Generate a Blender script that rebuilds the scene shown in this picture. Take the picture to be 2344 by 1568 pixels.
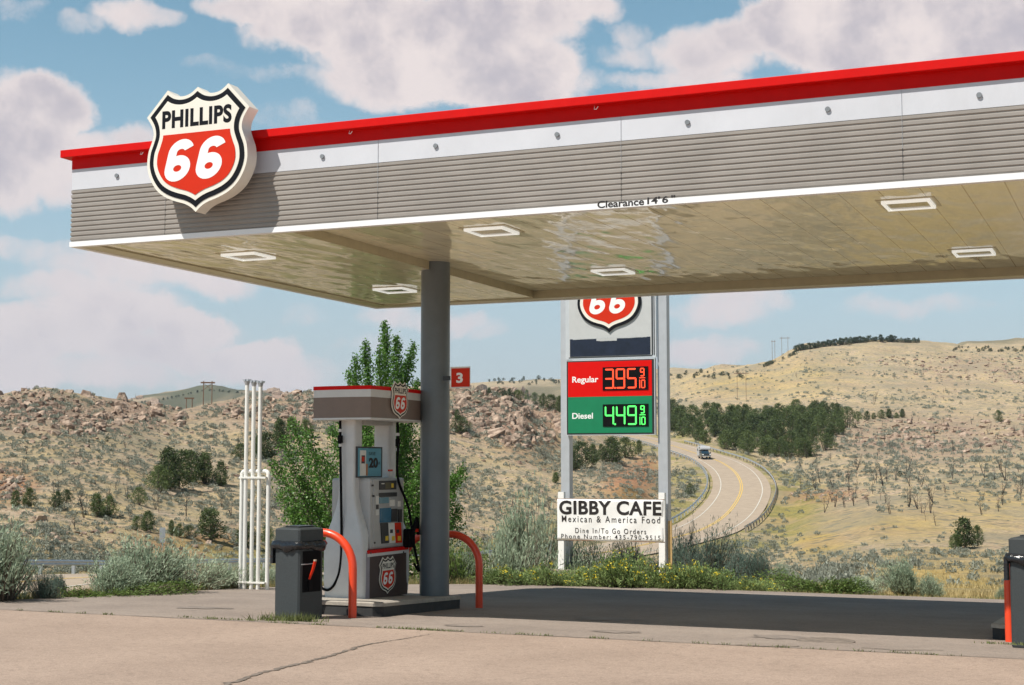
import bpy, bmesh, math, random
import numpy as np
from mathutils import Vector, Matrix

for o in list(bpy.data.objects):
    bpy.data.objects.remove(o)
SC = bpy.context.scene
COL = SC.collection
rng = np.random.default_rng(7)
random.seed(7)

# ------------------------------------------------------------ camera
FPX, YAW, PIT, CAMH = 3401.0, 0.4036, 0.0822, 1.784      # frame of 2344 x 1568
cam_d = bpy.data.cameras.new('camera')
cam_d.sensor_width = 36
cam_d.lens = FPX / 2344 * 36
cam_d.clip_start = 0.1
cam_d.clip_end = 20000
cam = bpy.data.objects.new('camera', cam_d)
COL.objects.link(cam)
cam.location = (0, 0, CAMH)
cam.rotation_euler = (math.pi / 2 + PIT, 0, YAW)
SC.camera = cam

cy_, sy_ = math.cos(YAW), math.sin(YAW)
F0 = np.array([-sy_, cy_, 0]); R0 = np.array([cy_, sy_, 0]); U0 = np.array([0, 0, 1.0])
FW = F0 * math.cos(PIT) + U0 * math.sin(PIT)
UP = U0 * math.cos(PIT) - F0 * math.sin(PIT)
CO = np.array([0, 0, CAMH])


def ray(x, y):
    return FW + R0 * (x - 1172) / FPX - UP * (y - 784) / FPX


def px(x, y, Y=None, X=None, z=None, D=None):
    d = ray(x, y)
    t = Y / d[1] if Y is not None else X / d[0] if X is not None else (z - CAMH) / d[2] if z is not None else D
    return CO + d * t


# ------------------------------------------------------------ light
SUN = Vector((-0.335, -0.575, 1.0)).normalized()
EL = math.asin(SUN.z)
sun_d = bpy.data.lights.new('sun', 'SUN')
sun_d.energy = 5.0
sun_d.angle = math.radians(0.5)
sun_d.color = (1.0, 0.945, 0.86)
sun = bpy.data.objects.new('sun', sun_d)
COL.objects.link(sun)
sun.rotation_euler = (-SUN).to_track_quat('-Z', 'Y').to_euler()

SC.view_settings.view_transform = 'Standard'
SC.view_settings.look = 'None'
SC.view_settings.exposure = 0.2
SC.view_settings.gamma = 1.0

world = bpy.data.worlds.new('World')
SC.world = world
world.use_nodes = True


def build_world():
    nt = world.node_tree
    N, L = nt.nodes, nt.links
    N.clear()

    def val(x):
        return x

    def mth(op, a, b=None, c=None, clamp=False):
        n = N.new('ShaderNodeMath'); n.operation = op; n.use_clamp = clamp
        for i, v in enumerate((a, b, c)):
            if v is None: continue
            if isinstance(v, (int, float)): n.inputs[i].default_value = v
            else: L.new(v, n.inputs[i])
        return n.outputs[0]

    def vm(op, a, b=None):
        n = N.new('ShaderNodeVectorMath'); n.operation = op
        for i, v in enumerate((a, b)):
            if v is None: continue
            if isinstance(v, tuple): n.inputs[i].default_value = v
            else: L.new(v, n.inputs[i])
        return n

    def mixc(f, a, b):
        n = N.new('ShaderNodeMix'); n.data_type = 'RGBA'
        for i, v in ((0, f), (6, a), (7, b)):
            if isinstance(v, (int, float)): n.inputs[i].default_value = v
            elif isinstance(v, tuple): n.inputs[i].default_value = v + (1,)
            else: L.new(v, n.inputs[i])
        return n.outputs[2]

    def rmp(v, a, b, c=0.0, d=1.0, smooth=True):
        n = N.new('ShaderNodeMapRange')
        n.interpolation_type = 'SMOOTHSTEP' if smooth else 'LINEAR'
        L.new(v, n.inputs[0])
        for i, x in ((1, a), (2, b), (3, c), (4, d)): n.inputs[i].default_value = x
        return n.outputs[0]

    tc = N.new('ShaderNodeTexCoord')
    dirv = tc.outputs['Generated']
    sky = N.new('ShaderNodeTexSky'); sky.sky_type = 'NISHITA'; sky.sun_disc = False
    sky.sun_elevation = EL
    sky.sun_rotation = math.atan2(SUN.x, SUN.y)
    sky.altitude = 1700; sky.air_density = 1.0; sky.dust_density = 1.2; sky.ozone_density = 1.2
    skyc = vm('MULTIPLY', sky.outputs[0], (0.82, 1.0, 0.83)).outputs[0]

    # warped direction so that cloud outlines billow
    n1 = N.new('ShaderNodeTexNoise'); n1.inputs['Scale'].default_value = 9; n1.inputs['Detail'].default_value = 7
    n1.inputs['Roughness'].default_value = 0.62
    L.new(dirv, n1.inputs['Vector'])
    w = vm('SUBTRACT', n1.outputs['Color'], (0.5, 0.5, 0.5))
    w = vm('MULTIPLY', w.outputs[0], (0.075, 0.075, 0.06))
    wd = vm('ADD', dirv, w.outputs[0]).outputs[0]
    n2 = N.new('ShaderNodeTexNoise'); n2.inputs['Scale'].default_value = 17; n2.inputs['Detail'].default_value = 8
    n2.inputs['Roughness'].default_value = 0.62
    L.new(dirv, n2.inputs['Vector'])
    n3 = N.new('ShaderNodeTexNoise'); n3.inputs['Scale'].default_value = 6; n3.inputs['Detail'].default_value = 5
    L.new(dirv, n3.inputs['Vector'])

    n4 = N.new('ShaderNodeTexNoise'); n4.inputs['Scale'].default_value = 11; n4.inputs['Detail'].default_value = 7; n4.inputs['Roughness'].default_value = 0.6
    off = vm('ADD', dirv, (0.0, 0.0, 0.02)); L.new(off.outputs[0], n4.inputs['Vector'])
    # cloud banks: direction, half width, half height, weight
    blobs = [
        (40, 330, 105, 125, 1.2), (95, 250, 80, 70, 1.1), (150, 380, 110, 70, .9), (260, 360, 120, 55, .75), (-60, 420, 110, 70, .9),
        (340, 48, 85, 32, .62), (210, 60, 60, 25, .4), (30, 15, 70, 25, .45),
        (650, 15, 150, 40, .85), (830, 50, 190, 75, 1.15), (980, 110, 190, 105, 1.25), (1100, 60, 190, 75, 1.15), (1180, 175, 140, 70, 1.15),
        (1040, 190, 240, 45, 1.0), (880, 210, 90, 40, .75), (1280, 30, 110, 45, .85), (1330, 190, 70, 28, .5),
        (1440, 80, 50, 35, .5), (1480, 130, 110, 35, .55), (1600, 130, 110, 60, .9), (1680, 90, 60, 50, 1.0),
        (1800, 60, 110, 70, 1.25), (1950, 60, 220, 95, 1.35), (2200, 70, 260, 110, 1.35), (2420, 90, 240, 130, 1.35), (1560, 190, 140, 30, .7),
        (560, 170, 140, 22, .38), (640, 260, 120, 26, .4), (440, 250, 80, 24, .36),
        (60, 565, 190, 28, .62), (330, 600, 220, 45, .72), (190, 650, 160, 40, .75),
        (260, 705, 150, 55, .95), (60, 760, 170, 65, .95), (430, 735, 90, 42, .95), (330, 790, 220, 45, .8), (560, 800, 130, 38, .85),
        (650, 840, 180, 40, .7), (150, 850, 260, 40, .7), (1000, 735, 130, 36, .7), (1090, 750, 60, 30, .6), (860, 800, 120, 35, .45),
        (1650, 705, 110, 42, .62), (1570, 800, 130, 30, .5), (1730, 690, 70, 30, .5), (2100, 700, 160, 25, .35), (700, 720, 60, 24, .3),
    ]
    total = None
    for (bx, by, hw, hh, wt) in blobs:
        c = Vector(ray(bx, by)).normalized()
        r = c.cross(Vector((0, 0, 1))).normalized()
        u = r.cross(c)
        kx, ky = FPX / hw, FPX / hh
        d = vm('SUBTRACT', wd, tuple(c)).outputs[0]
        a = vm('DOT_PRODUCT', d, tuple(r * kx)).outputs[1]
        b = vm('DOT_PRODUCT', d, tuple(u * ky)).outputs[1]
        q = mth('MULTIPLY', a, a)
        q = mth('MULTIPLY_ADD', b, b, q)
        e = rmp(q, 0.0, 2.6, wt, 0.0)
        total = e if total is None else mth('MAXIMUM', total, e)
    dens = mth('MULTIPLY_ADD', n2.outputs[0], 1.25, total)
    dens = mth('SUBTRACT', dens, 0.76)
    # loose cloud elsewhere in the sky, outside this part of it
    fwd = vm('DOT_PRODUCT', dirv, tuple(F0)).outputs[1]
    elsewhere = rmp(fwd, 0.90, 0.75)
    g = rmp(n3.outputs[0], 0.62, 0.78)
    g = mth('MULTIPLY', g, elsewhere)
    dens = mth('MAXIMUM', dens, g)
    alpha = rmp(dens, 0.08, 0.62)
    core = rmp(dens, 0.30, 1.0)
    shade = rmp(n4.outputs[0], 0.40, 0.60)
    shade2 = mth('MULTIPLY', shade, core)
    sep = N.new('ShaderNodeSeparateXYZ'); L.new(dirv, sep.inputs[0])
    el = sep.outputs[2]
    lit = mixc(shade2, (0.80, 0.70, 0.675), (0.50, 0.455, 0.495))
    # pale air low over the hills
    low = rmp(el, 0.00, 0.36, 1.0, 0.0)
    low = mth('POWER', low, 1.6)
    skybg = vm('SCALE', skyc); L.new(rmp(el, 0.34, 0.62, 0.14, 0.072), skybg.inputs[3])
    base = mixc(mth('MULTIPLY', low, 0.85), skybg.outputs[0], (0.42, 0.44, 0.515))
    lit2 = mixc(mth('MULTIPLY', low, 0.60), lit, (0.56, 0.53, 0.58))
    fin = mixc(mth('MULTIPLY', alpha, 0.93), base, lit2)
    bg = N.new('ShaderNodeBackground'); L.new(fin, bg.inputs[0]); bg.inputs[1].default_value = 1.0
    out = N.new('ShaderNodeOutputWorld'); L.new(bg.outputs[0], out.inputs[0])


build_world()

# ------------------------------------------------------------ materials
MATS = {}


def _new(name):
    m = bpy.data.materials.new(name); m.use_nodes = True
    nt = m.node_tree
    b = nt.nodes['Principled BSDF']
    return m, nt.nodes, nt.links, b


def mat(name, col, rough=0.55, metal=0.0, var=0.10, scale=6.0, bump=0.0, bscale=60.0, coat=0.0, spec=0.5, emit=0.0, dirt=0.0, detail=4.0):
    if name in MATS: return MATS[name]
    m, N, L, b = _new(name)
    tc = N.new('ShaderNodeTexCoord')
    nz = N.new('ShaderNodeTexNoise'); nz.inputs['Scale'].default_value = scale; nz.inputs['Detail'].default_value = detail
    nz.inputs['Roughness'].default_value = 0.65
    L.new(tc.outputs['Object'], nz.inputs['Vector'])
    mx = N.new('ShaderNodeMix'); mx.data_type = 'RGBA'
    mr = N.new('ShaderNodeMapRange'); L.new(nz.outputs[0], mr.inputs[0]); mr.inputs[1].default_value = 0.3; mr.inputs[2].default_value = 0.7
    L.new(mr.outputs[0], mx.inputs[0])
    mx.inputs[6].default_value = tuple(max(0, c * (1 - var)) for c in col) + (1,)
    mx.inputs[7].default_value = tuple(min(1, c * (1 + var)) for c in col) + (1,)
    outc = mx.outputs[2]
    if dirt:
        n2 = N.new('ShaderNodeTexNoise'); n2.inputs['Scale'].default_value = scale * 0.35; n2.inputs['Detail'].default_value = 8
        n2.inputs['Roughness'].default_value = 0.75
        mp = N.new('ShaderNodeMapping'); mp.inputs['Scale'].default_value = (1, 1, 0.35); L.new(tc.outputs['Object'], mp.inputs[0]); L.new(mp.outputs[0], n2.inputs['Vector'])
        r2 = N.new('ShaderNodeMapRange'); L.new(n2.outputs[0], r2.inputs[0]); r2.inputs[1].default_value = 0.5; r2.inputs[2].default_value = 0.8; r2.inputs[4].default_value = dirt
        m2 = N.new('ShaderNodeMix'); m2.data_type = 'RGBA'; L.new(r2.outputs[0], m2.inputs[0]); L.new(outc, m2.inputs[6])
        m2.inputs[7].default_value = (0.16, 0.12, 0.085, 1)
        outc = m2.outputs[2]
    L.new(outc, b.inputs['Base Color'])
    b.inputs['Roughness'].default_value = rough
    b.inputs['Metallic'].default_value = metal
    b.inputs['Specular IOR Level'].default_value = spec
    b.inputs['Coat Weight'].default_value = coat
    if emit:
        b.inputs['Emission Color'].default_value = tuple(col) + (1,); b.inputs['Emission Strength'].default_value = emit
    if bump:
        n3 = N.new('ShaderNodeTexNoise'); n3.inputs['Scale'].default_value = bscale; n3.inputs['Detail'].default_value = 5
        L.new(tc.outputs['Object'], n3.inputs['Vector'])
        bp = N.new('ShaderNodeBump'); bp.inputs['Strength'].default_value = bump; bp.inputs['Distance'].default_value = 0.02
        L.new(n3.outputs[0], bp.inputs['Height']); L.new(bp.outputs[0], b.inputs['Normal'])
    MATS[name] = m
    return m


def leafmat(name, c1, c2, c3=None, trans=0.25, rough=0.6):
    if name in MATS: return MATS[name]
    m, N, L, b = _new(name)
    ge = N.new('ShaderNodeNewGeometry'); oi = N.new('ShaderNodeObjectInfo')
    ad = N.new('ShaderNodeMath'); ad.operation = 'MULTIPLY_ADD'; L.new(oi.outputs['Random'], ad.inputs[0]); ad.inputs[1].default_value = 0.42
    mu = N.new('ShaderNodeMath'); mu.operation = 'MULTIPLY'; L.new(ge.outputs['Random Per Island'], mu.inputs[0]); mu.inputs[1].default_value = 0.58
    L.new(mu.outputs[0], ad.inputs[2])
    cr = N.new('ShaderNodeValToRGB'); L.new(ad.outputs[0], cr.inputs[0])
    cr.color_ramp.elements[0].color = tuple(c1) + (1,); cr.color_ramp.elements[1].color = tuple(c2) + (1,)
    if c3:
        e = cr.color_ramp.elements.new(0.93); e.color = tuple(c2) + (1,)
        cr.color_ramp.elements[-1].color = tuple(c3) + (1,)
    L.new(cr.outputs[0], b.inputs['Base Color']); b.inputs['Roughness'].default_value = rough
    b.inputs['Specular IOR Level'].default_value = 0.3
    tr = N.new('ShaderNodeBsdfTranslucent'); L.new(cr.outputs[0], tr.inputs[0])
    mx = N.new('ShaderNodeMixShader'); mx.inputs[0].default_value = trans
    L.new(b.outputs[0], mx.inputs[1]); L.new(tr.outputs[0], mx.inputs[2])
    L.new(mx.outputs[0], N['Material Output'].inputs[0])
    MATS[name] = m
    return m


RED = mat('canopy_red', (0.62, 0.003, 0.002), 0.5, var=0.05, dirt=0.05, spec=0.15)
WHITE = mat('fascia_white', (0.61, 0.63, 0.68), 0.5, var=0.05, scale=1.3, dirt=0.16)
TRIMW = mat('trim_white', (0.86, 0.87, 0.88), 0.4, var=0.02, dirt=0.06)
GREYC = mat('corrugated_grey', (0.30, 0.275, 0.25), 0.5, var=0.09, scale=1.6, metal=0.0, dirt=0.14)
SHW = mat('sign_cream', (0.83, 0.79, 0.70), 0.4, var=0.03, dirt=0.06)
SHB = mat('sign_black', (0.006, 0.007, 0.011), 0.6, var=0.1, spec=0.15)
SHR = mat('sign_red', (0.62, 0.028, 0.006), 0.45, var=0.05, spec=0.2)
COLM = mat('column_grey', (0.125, 0.15, 0.168), 0.34, var=0.10, scale=2.5, dirt=0.2, bump=0.05)
PUMPG = mat('pump_silver', (0.43, 0.43, 0.425), 0.42, var=0.06, dirt=0.15, metal=0.15)
PUMPL = mat('pump_pale', (0.62, 0.63, 0.63), 0.42, var=0.05, dirt=0.12)
BROWN = mat('pump_brown', (0.05, 0.027, 0.026), 0.45, var=0.08)
VALG = mat('valance_grey', (0.20, 0.15, 0.125), 0.5, var=0.06)
PURP = mat('pump_mauve', (0.30, 0.28, 0.33), 0.5)
HOOPM = mat('hoop_red', (0.80, 0.065, 0.018), 0.35, var=0.08, scale=4, coat=0.2, dirt=0.22)
CANM = mat('bin_charcoal', (0.036, 0.043, 0.046), 0.62, var=0.25, scale=90, bump=0.2, bscale=150)
BAGM = mat('bin_bag', (0.014, 0.016, 0.02), 0.16, var=0.1, bump=0.5, bscale=22)
BLACK = mat('black_rubber', (0.004, 0.004, 0.005), 0.7, spec=0.12)
DARK = mat('dark_plastic', (0.03, 0.03, 0.032), 0.4)
KERB = mat('island_concrete', (0.36, 0.325, 0.28), 0.8, var=0.15, scale=14, bump=0.25, dirt=0.3)
KERBD = mat('island_side_shaded', (0.032, 0.033, 0.034), 0.8, var=0.2, scale=14, bump=0.2, dirt=0.2)  # shade on the kerb sides put into the near-black base colour
STEELW = mat('pipe_white', (0.80, 0.79, 0.75), 0.45, var=0.03, dirt=0.12)
GALV = mat('galvanised', (0.50, 0.52, 0.55), 0.45, metal=0.55, var=0.12, scale=5)
POLEG = mat('sign_post_grey', (0.47, 0.49, 0.52), 0.45, metal=0.2, var=0.06, dirt=0.08)
CABG = mat('sign_panel_grey', (0.52, 0.53, 0.53), 0.5, var=0.04, dirt=0.08)
FRAMEG = mat('sign_frame', (0.60, 0.62, 0.64), 0.4, metal=0.3, var=0.05)
PRED = mat('price_red', (0.68, 0.005, 0.003), 0.45, var=0.03, spec=0.15)
PGRN = mat('price_green', (0.006, 0.20, 0.085), 0.35, var=0.06)
LEDR = mat('led_red', (1.0, 0.07, 0.02), 0.5, emit=0.75)
LEDG = mat('led_green', (0.10, 0.95, 0.16), 0.5, emit=0.55)
TXTW = mat('text_white', (0.88, 0.88, 0.87), 0.5, var=0.01)
TXTK = mat('text_black', (0.014, 0.010, 0.010), 0.6, var=0.2, scale=25)
BANNER = mat('banner_vinyl', (0.86, 0.85, 0.84), 0.5, var=0.02, dirt=0.05, bump=0.12, bscale=3)
POSTW = mat('post_white', (0.84, 0.83, 0.81), 0.6, var=0.03, dirt=0.12)
WOODY = mat('stake_wood', (0.56, 0.38, 0.17), 0.8, var=0.15, scale=20)
TIMB = mat('weathered_timber', (0.24, 0.20, 0.16), 0.9, var=0.25, scale=12, bump=0.4)
BLUE = mat('poster_blue', (0.10, 0.33, 0.44), 0.4, var=0.05)
SCRB = mat('screen_blue', (0.05, 0.16, 0.26), 0.15, var=0.15)
SCRL = mat('screen_pale', (0.17, 0.32, 0.39), 0.2, var=0.1)
YEL = mat('label_yellow', (0.75, 0.52, 0.04), 0.5)
PAPER = mat('label_paper', (0.74, 0.73, 0.69), 0.6)
BARK = mat('bark', (0.13, 0.10, 0.075), 0.9, var=0.3, scale=14)
CHAR = mat('charred_wood', (0.035, 0.026, 0.022), 0.9, var=0.5, scale=5)
WOODP = mat('pole_wood', (0.20, 0.12, 0.08), 0.9, var=0.2)
MARKW = mat('marking_white', (0.62, 0.59, 0.52), 0.7, var=0.2, scale=3)
MARKY = mat('marking_yellow', (0.72, 0.48, 0.10), 0.7, var=0.12, scale=3)

L_SAGE = leafmat('sage_leaf', (0.22, 0.295, 0.20), (0.56, 0.64, 0.46), trans=0.28)
L_SAGED = leafmat('dark_sage_leaf', (0.045, 0.08, 0.06), (0.19, 0.26, 0.21), trans=0.2)
L_HSAGE = leafmat('hill_sage_leaf', (0.13, 0.14, 0.11), (0.40, 0.415, 0.335), trans=0.15)
L_GREEN = leafmat('bright_leaf', (0.07, 0.12, 0.03), (0.20, 0.28, 0.07), trans=0.3)
L_RABB = leafmat('rabbitbrush_leaf', (0.11, 0.175, 0.055), (0.34, 0.43, 0.16), (0.44, 0.46, 0.13), trans=0.28)
L_FLOW = leafmat('yellow_flower', (0.62, 0.48, 0.03), (0.80, 0.66, 0.06), trans=0.2)
L_TREE = leafmat('cottonwood_leaf', (0.022, 0.080, 0.015), (0.145, 0.285, 0.054), (0.40, 0.48, 0.22), trans=0.3, rough=0.4)
L_JUN = leafmat('juniper_leaf', (0.010, 0.030, 0.011), (0.165, 0.215, 0.07), trans=0.14)
L_JUNF = leafmat('far_juniper_leaf', (0.02, 0.04, 0.024), (0.085, 0.12, 0.06), trans=0.1)
L_GRASS = leafmat('weed_blade', (0.07, 0.11, 0.03), (0.25, 0.26, 0.10), trans=0.25)
L_STRAW = leafmat('straw_blade', (0.30, 0.23, 0.10), (0.62, 0.50, 0.25), trans=0.25)


def rockmat():
    m, N, L, b = _new('hill_rock')
    tc = N.new('ShaderNodeTexCoord'); oi = N.new('ShaderNodeObjectInfo'); ge = N.new('ShaderNodeNewGeometry')
    nz = N.new('ShaderNodeTexNoise'); nz.inputs['Scale'].default_value = 0.9; nz.inputs['Detail'].default_value = 6
    L.new(ge.outputs['Position'], nz.inputs['Vector'])
    cr = N.new('ShaderNodeValToRGB'); L.new(nz.outputs[0], cr.inputs[0])
    cr.color_ramp.elements[0].position = 0.32; cr.color_ramp.elements[0].color = (0.125, 0.076, 0.054, 1)
    cr.color_ramp.elements[1].position = 0.66; cr.color_ramp.elements[1].color = (0.52, 0.39, 0.295, 1)
    L.new(cr.outputs[0], b.inputs['Base Color']); b.inputs['Roughness'].default_value = 0.9
    n3 = N.new('ShaderNodeTexNoise'); n3.inputs['Scale'].default_value = 3; n3.inputs['Detail'].default_value = 6
    L.new(ge.outputs['Position'], n3.inputs['Vector'])
    bp = N.new('ShaderNodeBump'); bp.inputs['Strength'].default_value = 0.9; bp.inputs['Distance'].default_value = 0.3
    L.new(n3.outputs[0], bp.inputs['Height']); L.new(bp.outputs[0], b.inputs['Normal'])
    return m


ROCK = rockmat()


def asphalt(name, c1, c2, cs, spk=0.5, patch=0.18):
    m, N, L, b = _new(name)
    ge = N.new('ShaderNodeNewGeometry')

    def noise(s, d=4, r=0.6):
        n = N.new('ShaderNodeTexNoise'); n.inputs['Scale'].default_value = s; n.inputs['Detail'].default_value = d; n.inputs['Roughness'].default_value = r
        L.new(ge.outputs['Position'], n.inputs['Vector']); return n.outputs[0]

    def mp(v, a, b_, c=0, d=1):
        n = N.new('ShaderNodeMapRange'); L.new(v, n.inputs[0])
        for i, x in ((1, a), (2, b_), (3, c), (4, d)): n.inputs[i].default_value = x
        return n.outputs[0]

    def mixc(f, a, b_):
        n = N.new('ShaderNodeMix'); n.data_type = 'RGBA'
        for i, v in ((0, f), (6, a), (7, b_)):
            if isinstance(v, tuple): n.inputs[i].default_value = v + (1,)
            else: L.new(v, n.inputs[i])
        return n.outputs[2]
    c = mixc(mp(noise(0.7, 6), 0.35, 0.65), c1, c2)
    c = mixc(mp(noise(9, 4, 0.85), 0.50, 0.66, 0, spk * .55), c, cs)
    c = mixc(mp(noise(24, 3, 0.8), 0.54, 0.68, 0, spk * .6), c, tuple(min(1, x * 1.45) for x in c2))
    c = mixc(mp(noise(45, 3, 0.8), 0.52, 0.72, 0, spk), c, cs)
    c = mixc(mp(noise(70, 2, 0.8), 0.56, 0.75, 0, spk), c, tuple(min(1, x * 1.7) for x in c2))
    c = mixc(mp(noise(0.33, 7, 0.7), 0.56, 0.72, 0, patch), c, cs)
    L.new(c, b.inputs['Base Color']); b.inputs['Roughness'].default_value = 0.9; b.inputs['Specular IOR Level'].default_value = 0.25
    bp = N.new('ShaderNodeBump'); bp.inputs['Strength'].default_value = 0.5; bp.inputs['Distance'].default_value = 0.012
    L.new(noise(60, 4, 0.7), bp.inputs['Height']); L.new(bp.outputs[0], b.inputs['Normal'])
    return m


LOTM = asphalt('lot_asphalt', (0.325, 0.245, 0.195), (0.395, 0.30, 0.24), (0.15, 0.115, 0.095), 0.75, 0.22)
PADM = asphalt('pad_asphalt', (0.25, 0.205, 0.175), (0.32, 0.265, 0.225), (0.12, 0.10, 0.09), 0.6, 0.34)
ROADM = asphalt('road_asphalt', (0.36, 0.285, 0.215), (0.43, 0.345, 0.26), (0.24, 0.20, 0.165), 0.3, 0.2)
CRACKM = mat('crack_tar', (0.185, 0.15, 0.122), 0.9, var=0.4, scale=10)


def soffitmat():
    m, N, L, b = _new('soffit_enamel')
    ge = N.new('ShaderNodeNewGeometry')
    b.inputs['Base Color'].default_value = (0.70, 0.63, 0.44, 1)
    b.inputs['Roughness'].default_value = 0.07
    b.inputs['Specular IOR Level'].default_value = 0.62
    mp = N.new('ShaderNodeMapping'); mp.inputs['Scale'].default_value = (1.0, 0.42, 1); L.new(ge.outputs['Position'], mp.inputs[0])
    nz = N.new('ShaderNodeTexNoise'); nz.inputs['Scale'].default_value = 2.9; nz.inputs['Detail'].default_value = 1.5
    L.new(mp.outputs[0], nz.inputs['Vector'])
    # panel seams run along the depth of the canopy
    sx = N.new('ShaderNodeSeparateXYZ'); L.new(ge.outputs['Position'], sx.inputs[0])
    fr = N.new('ShaderNodeMath'); fr.operation = 'FRACT'
    dv = N.new('ShaderNodeMath'); dv.operation = 'DIVIDE'; L.new(sx.outputs[0], dv.inputs[0]); dv.inputs[1].default_value = 0.4064
    L.new(dv.outputs[0], fr.inputs[0])
    ls = N.new('ShaderNodeMath'); ls.operation = 'LESS_THAN'; L.new(fr.outputs[0], ls.inputs[0]); ls.inputs[1].default_value = 0.034
    mx = N.new('ShaderNodeMix'); mx.data_type = 'RGBA'; L.new(ls.outputs[0], mx.inputs[0])
    n4 = N.new('ShaderNodeTexNoise'); n4.inputs['Scale'].default_value = 0.5; n4.inputs['Detail'].default_value = 6; L.new(ge.outputs['Position'], n4.inputs['Vector'])
    m4 = N.new('ShaderNodeMix'); m4.data_type = 'RGBA'; L.new(n4.outputs[0], m4.inputs[0])
    m4.inputs[6].default_value = (0.90, 0.88, 0.67, 1); m4.inputs[7].default_value = (0.80, 0.78, 0.54, 1)
    L.new(m4.outputs[2], mx.inputs[6]); mx.inputs[7].default_value = (0.48, 0.41, 0.26, 1)
    L.new(mx.outputs[2], b.inputs['Base Color'])
    bp = N.new('ShaderNodeBump'); bp.inputs['Strength'].default_value = 1.0; bp.inputs['Distance'].default_value = 0.034
    L.new(nz.outputs[0], bp.inputs['Height']); L.new(bp.outputs[0], b.inputs['Normal'])
    return m


SOFF = soffitmat()
FLANGE = mat('soffit_flange', (0.50, 0.45, 0.30), 0.3, var=0.08)

# ------------------------------------------------------------ mesh helpers
def tag(o, label=None, cat=None, group=None, kind=None):
    if label: o['label'] = label
    if cat: o['category'] = cat
    if group: o['group'] = group
    if kind: o['kind'] = kind
    return o


def empty(name, loc=(0, 0, 0), rz=0.0):
    o = bpy.data.objects.new(name, None); COL.objects.link(o)
    o.location = tuple(loc); o.rotation_euler = (0, 0, rz); o.empty_display_size = 0.3
    return o


def arrays_mesh(name, V, Q, mats, mi=None, smooth=False):
    """V (n,3), Q (m,k) with equal k, quick mesh from arrays"""
    V = np.asarray(V, np.float32); Q = np.asarray(Q, np.int32)
    me = bpy.data.meshes.new(name)
    me.vertices.add(len(V)); me.vertices.foreach_set('co', V.ravel())
    m, k = Q.shape
    me.loops.add(m * k); me.loops.foreach_set('vertex_index', Q.ravel())
    me.polygons.add(m)
    me.polygons.foreach_set('loop_start', np.arange(0, m * k, k, dtype=np.int32))
    for mm in mats: me.materials.append(mm)
    if mi is not None: me.polygons.foreach_set('material_index', np.asarray(mi, np.int32))
    me.polygons.foreach_set('use_smooth', np.full(m, smooth, dtype=bool))
    me.update(calc_edges=True); me.validate()
    return me


def link(name, me, parent=None, loc=None, rz=0.0, sc=1.0):
    o = bpy.data.objects.new(name, me); COL.objects.link(o)
    if parent is not None: o.parent = parent
    if loc is not None: o.location = tuple(loc)
    if rz: o.rotation_euler = (0, 0, rz)
    if sc != 1.0: o.scale = (sc, sc, sc) if isinstance(sc, (int, float)) else sc
    return o


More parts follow.
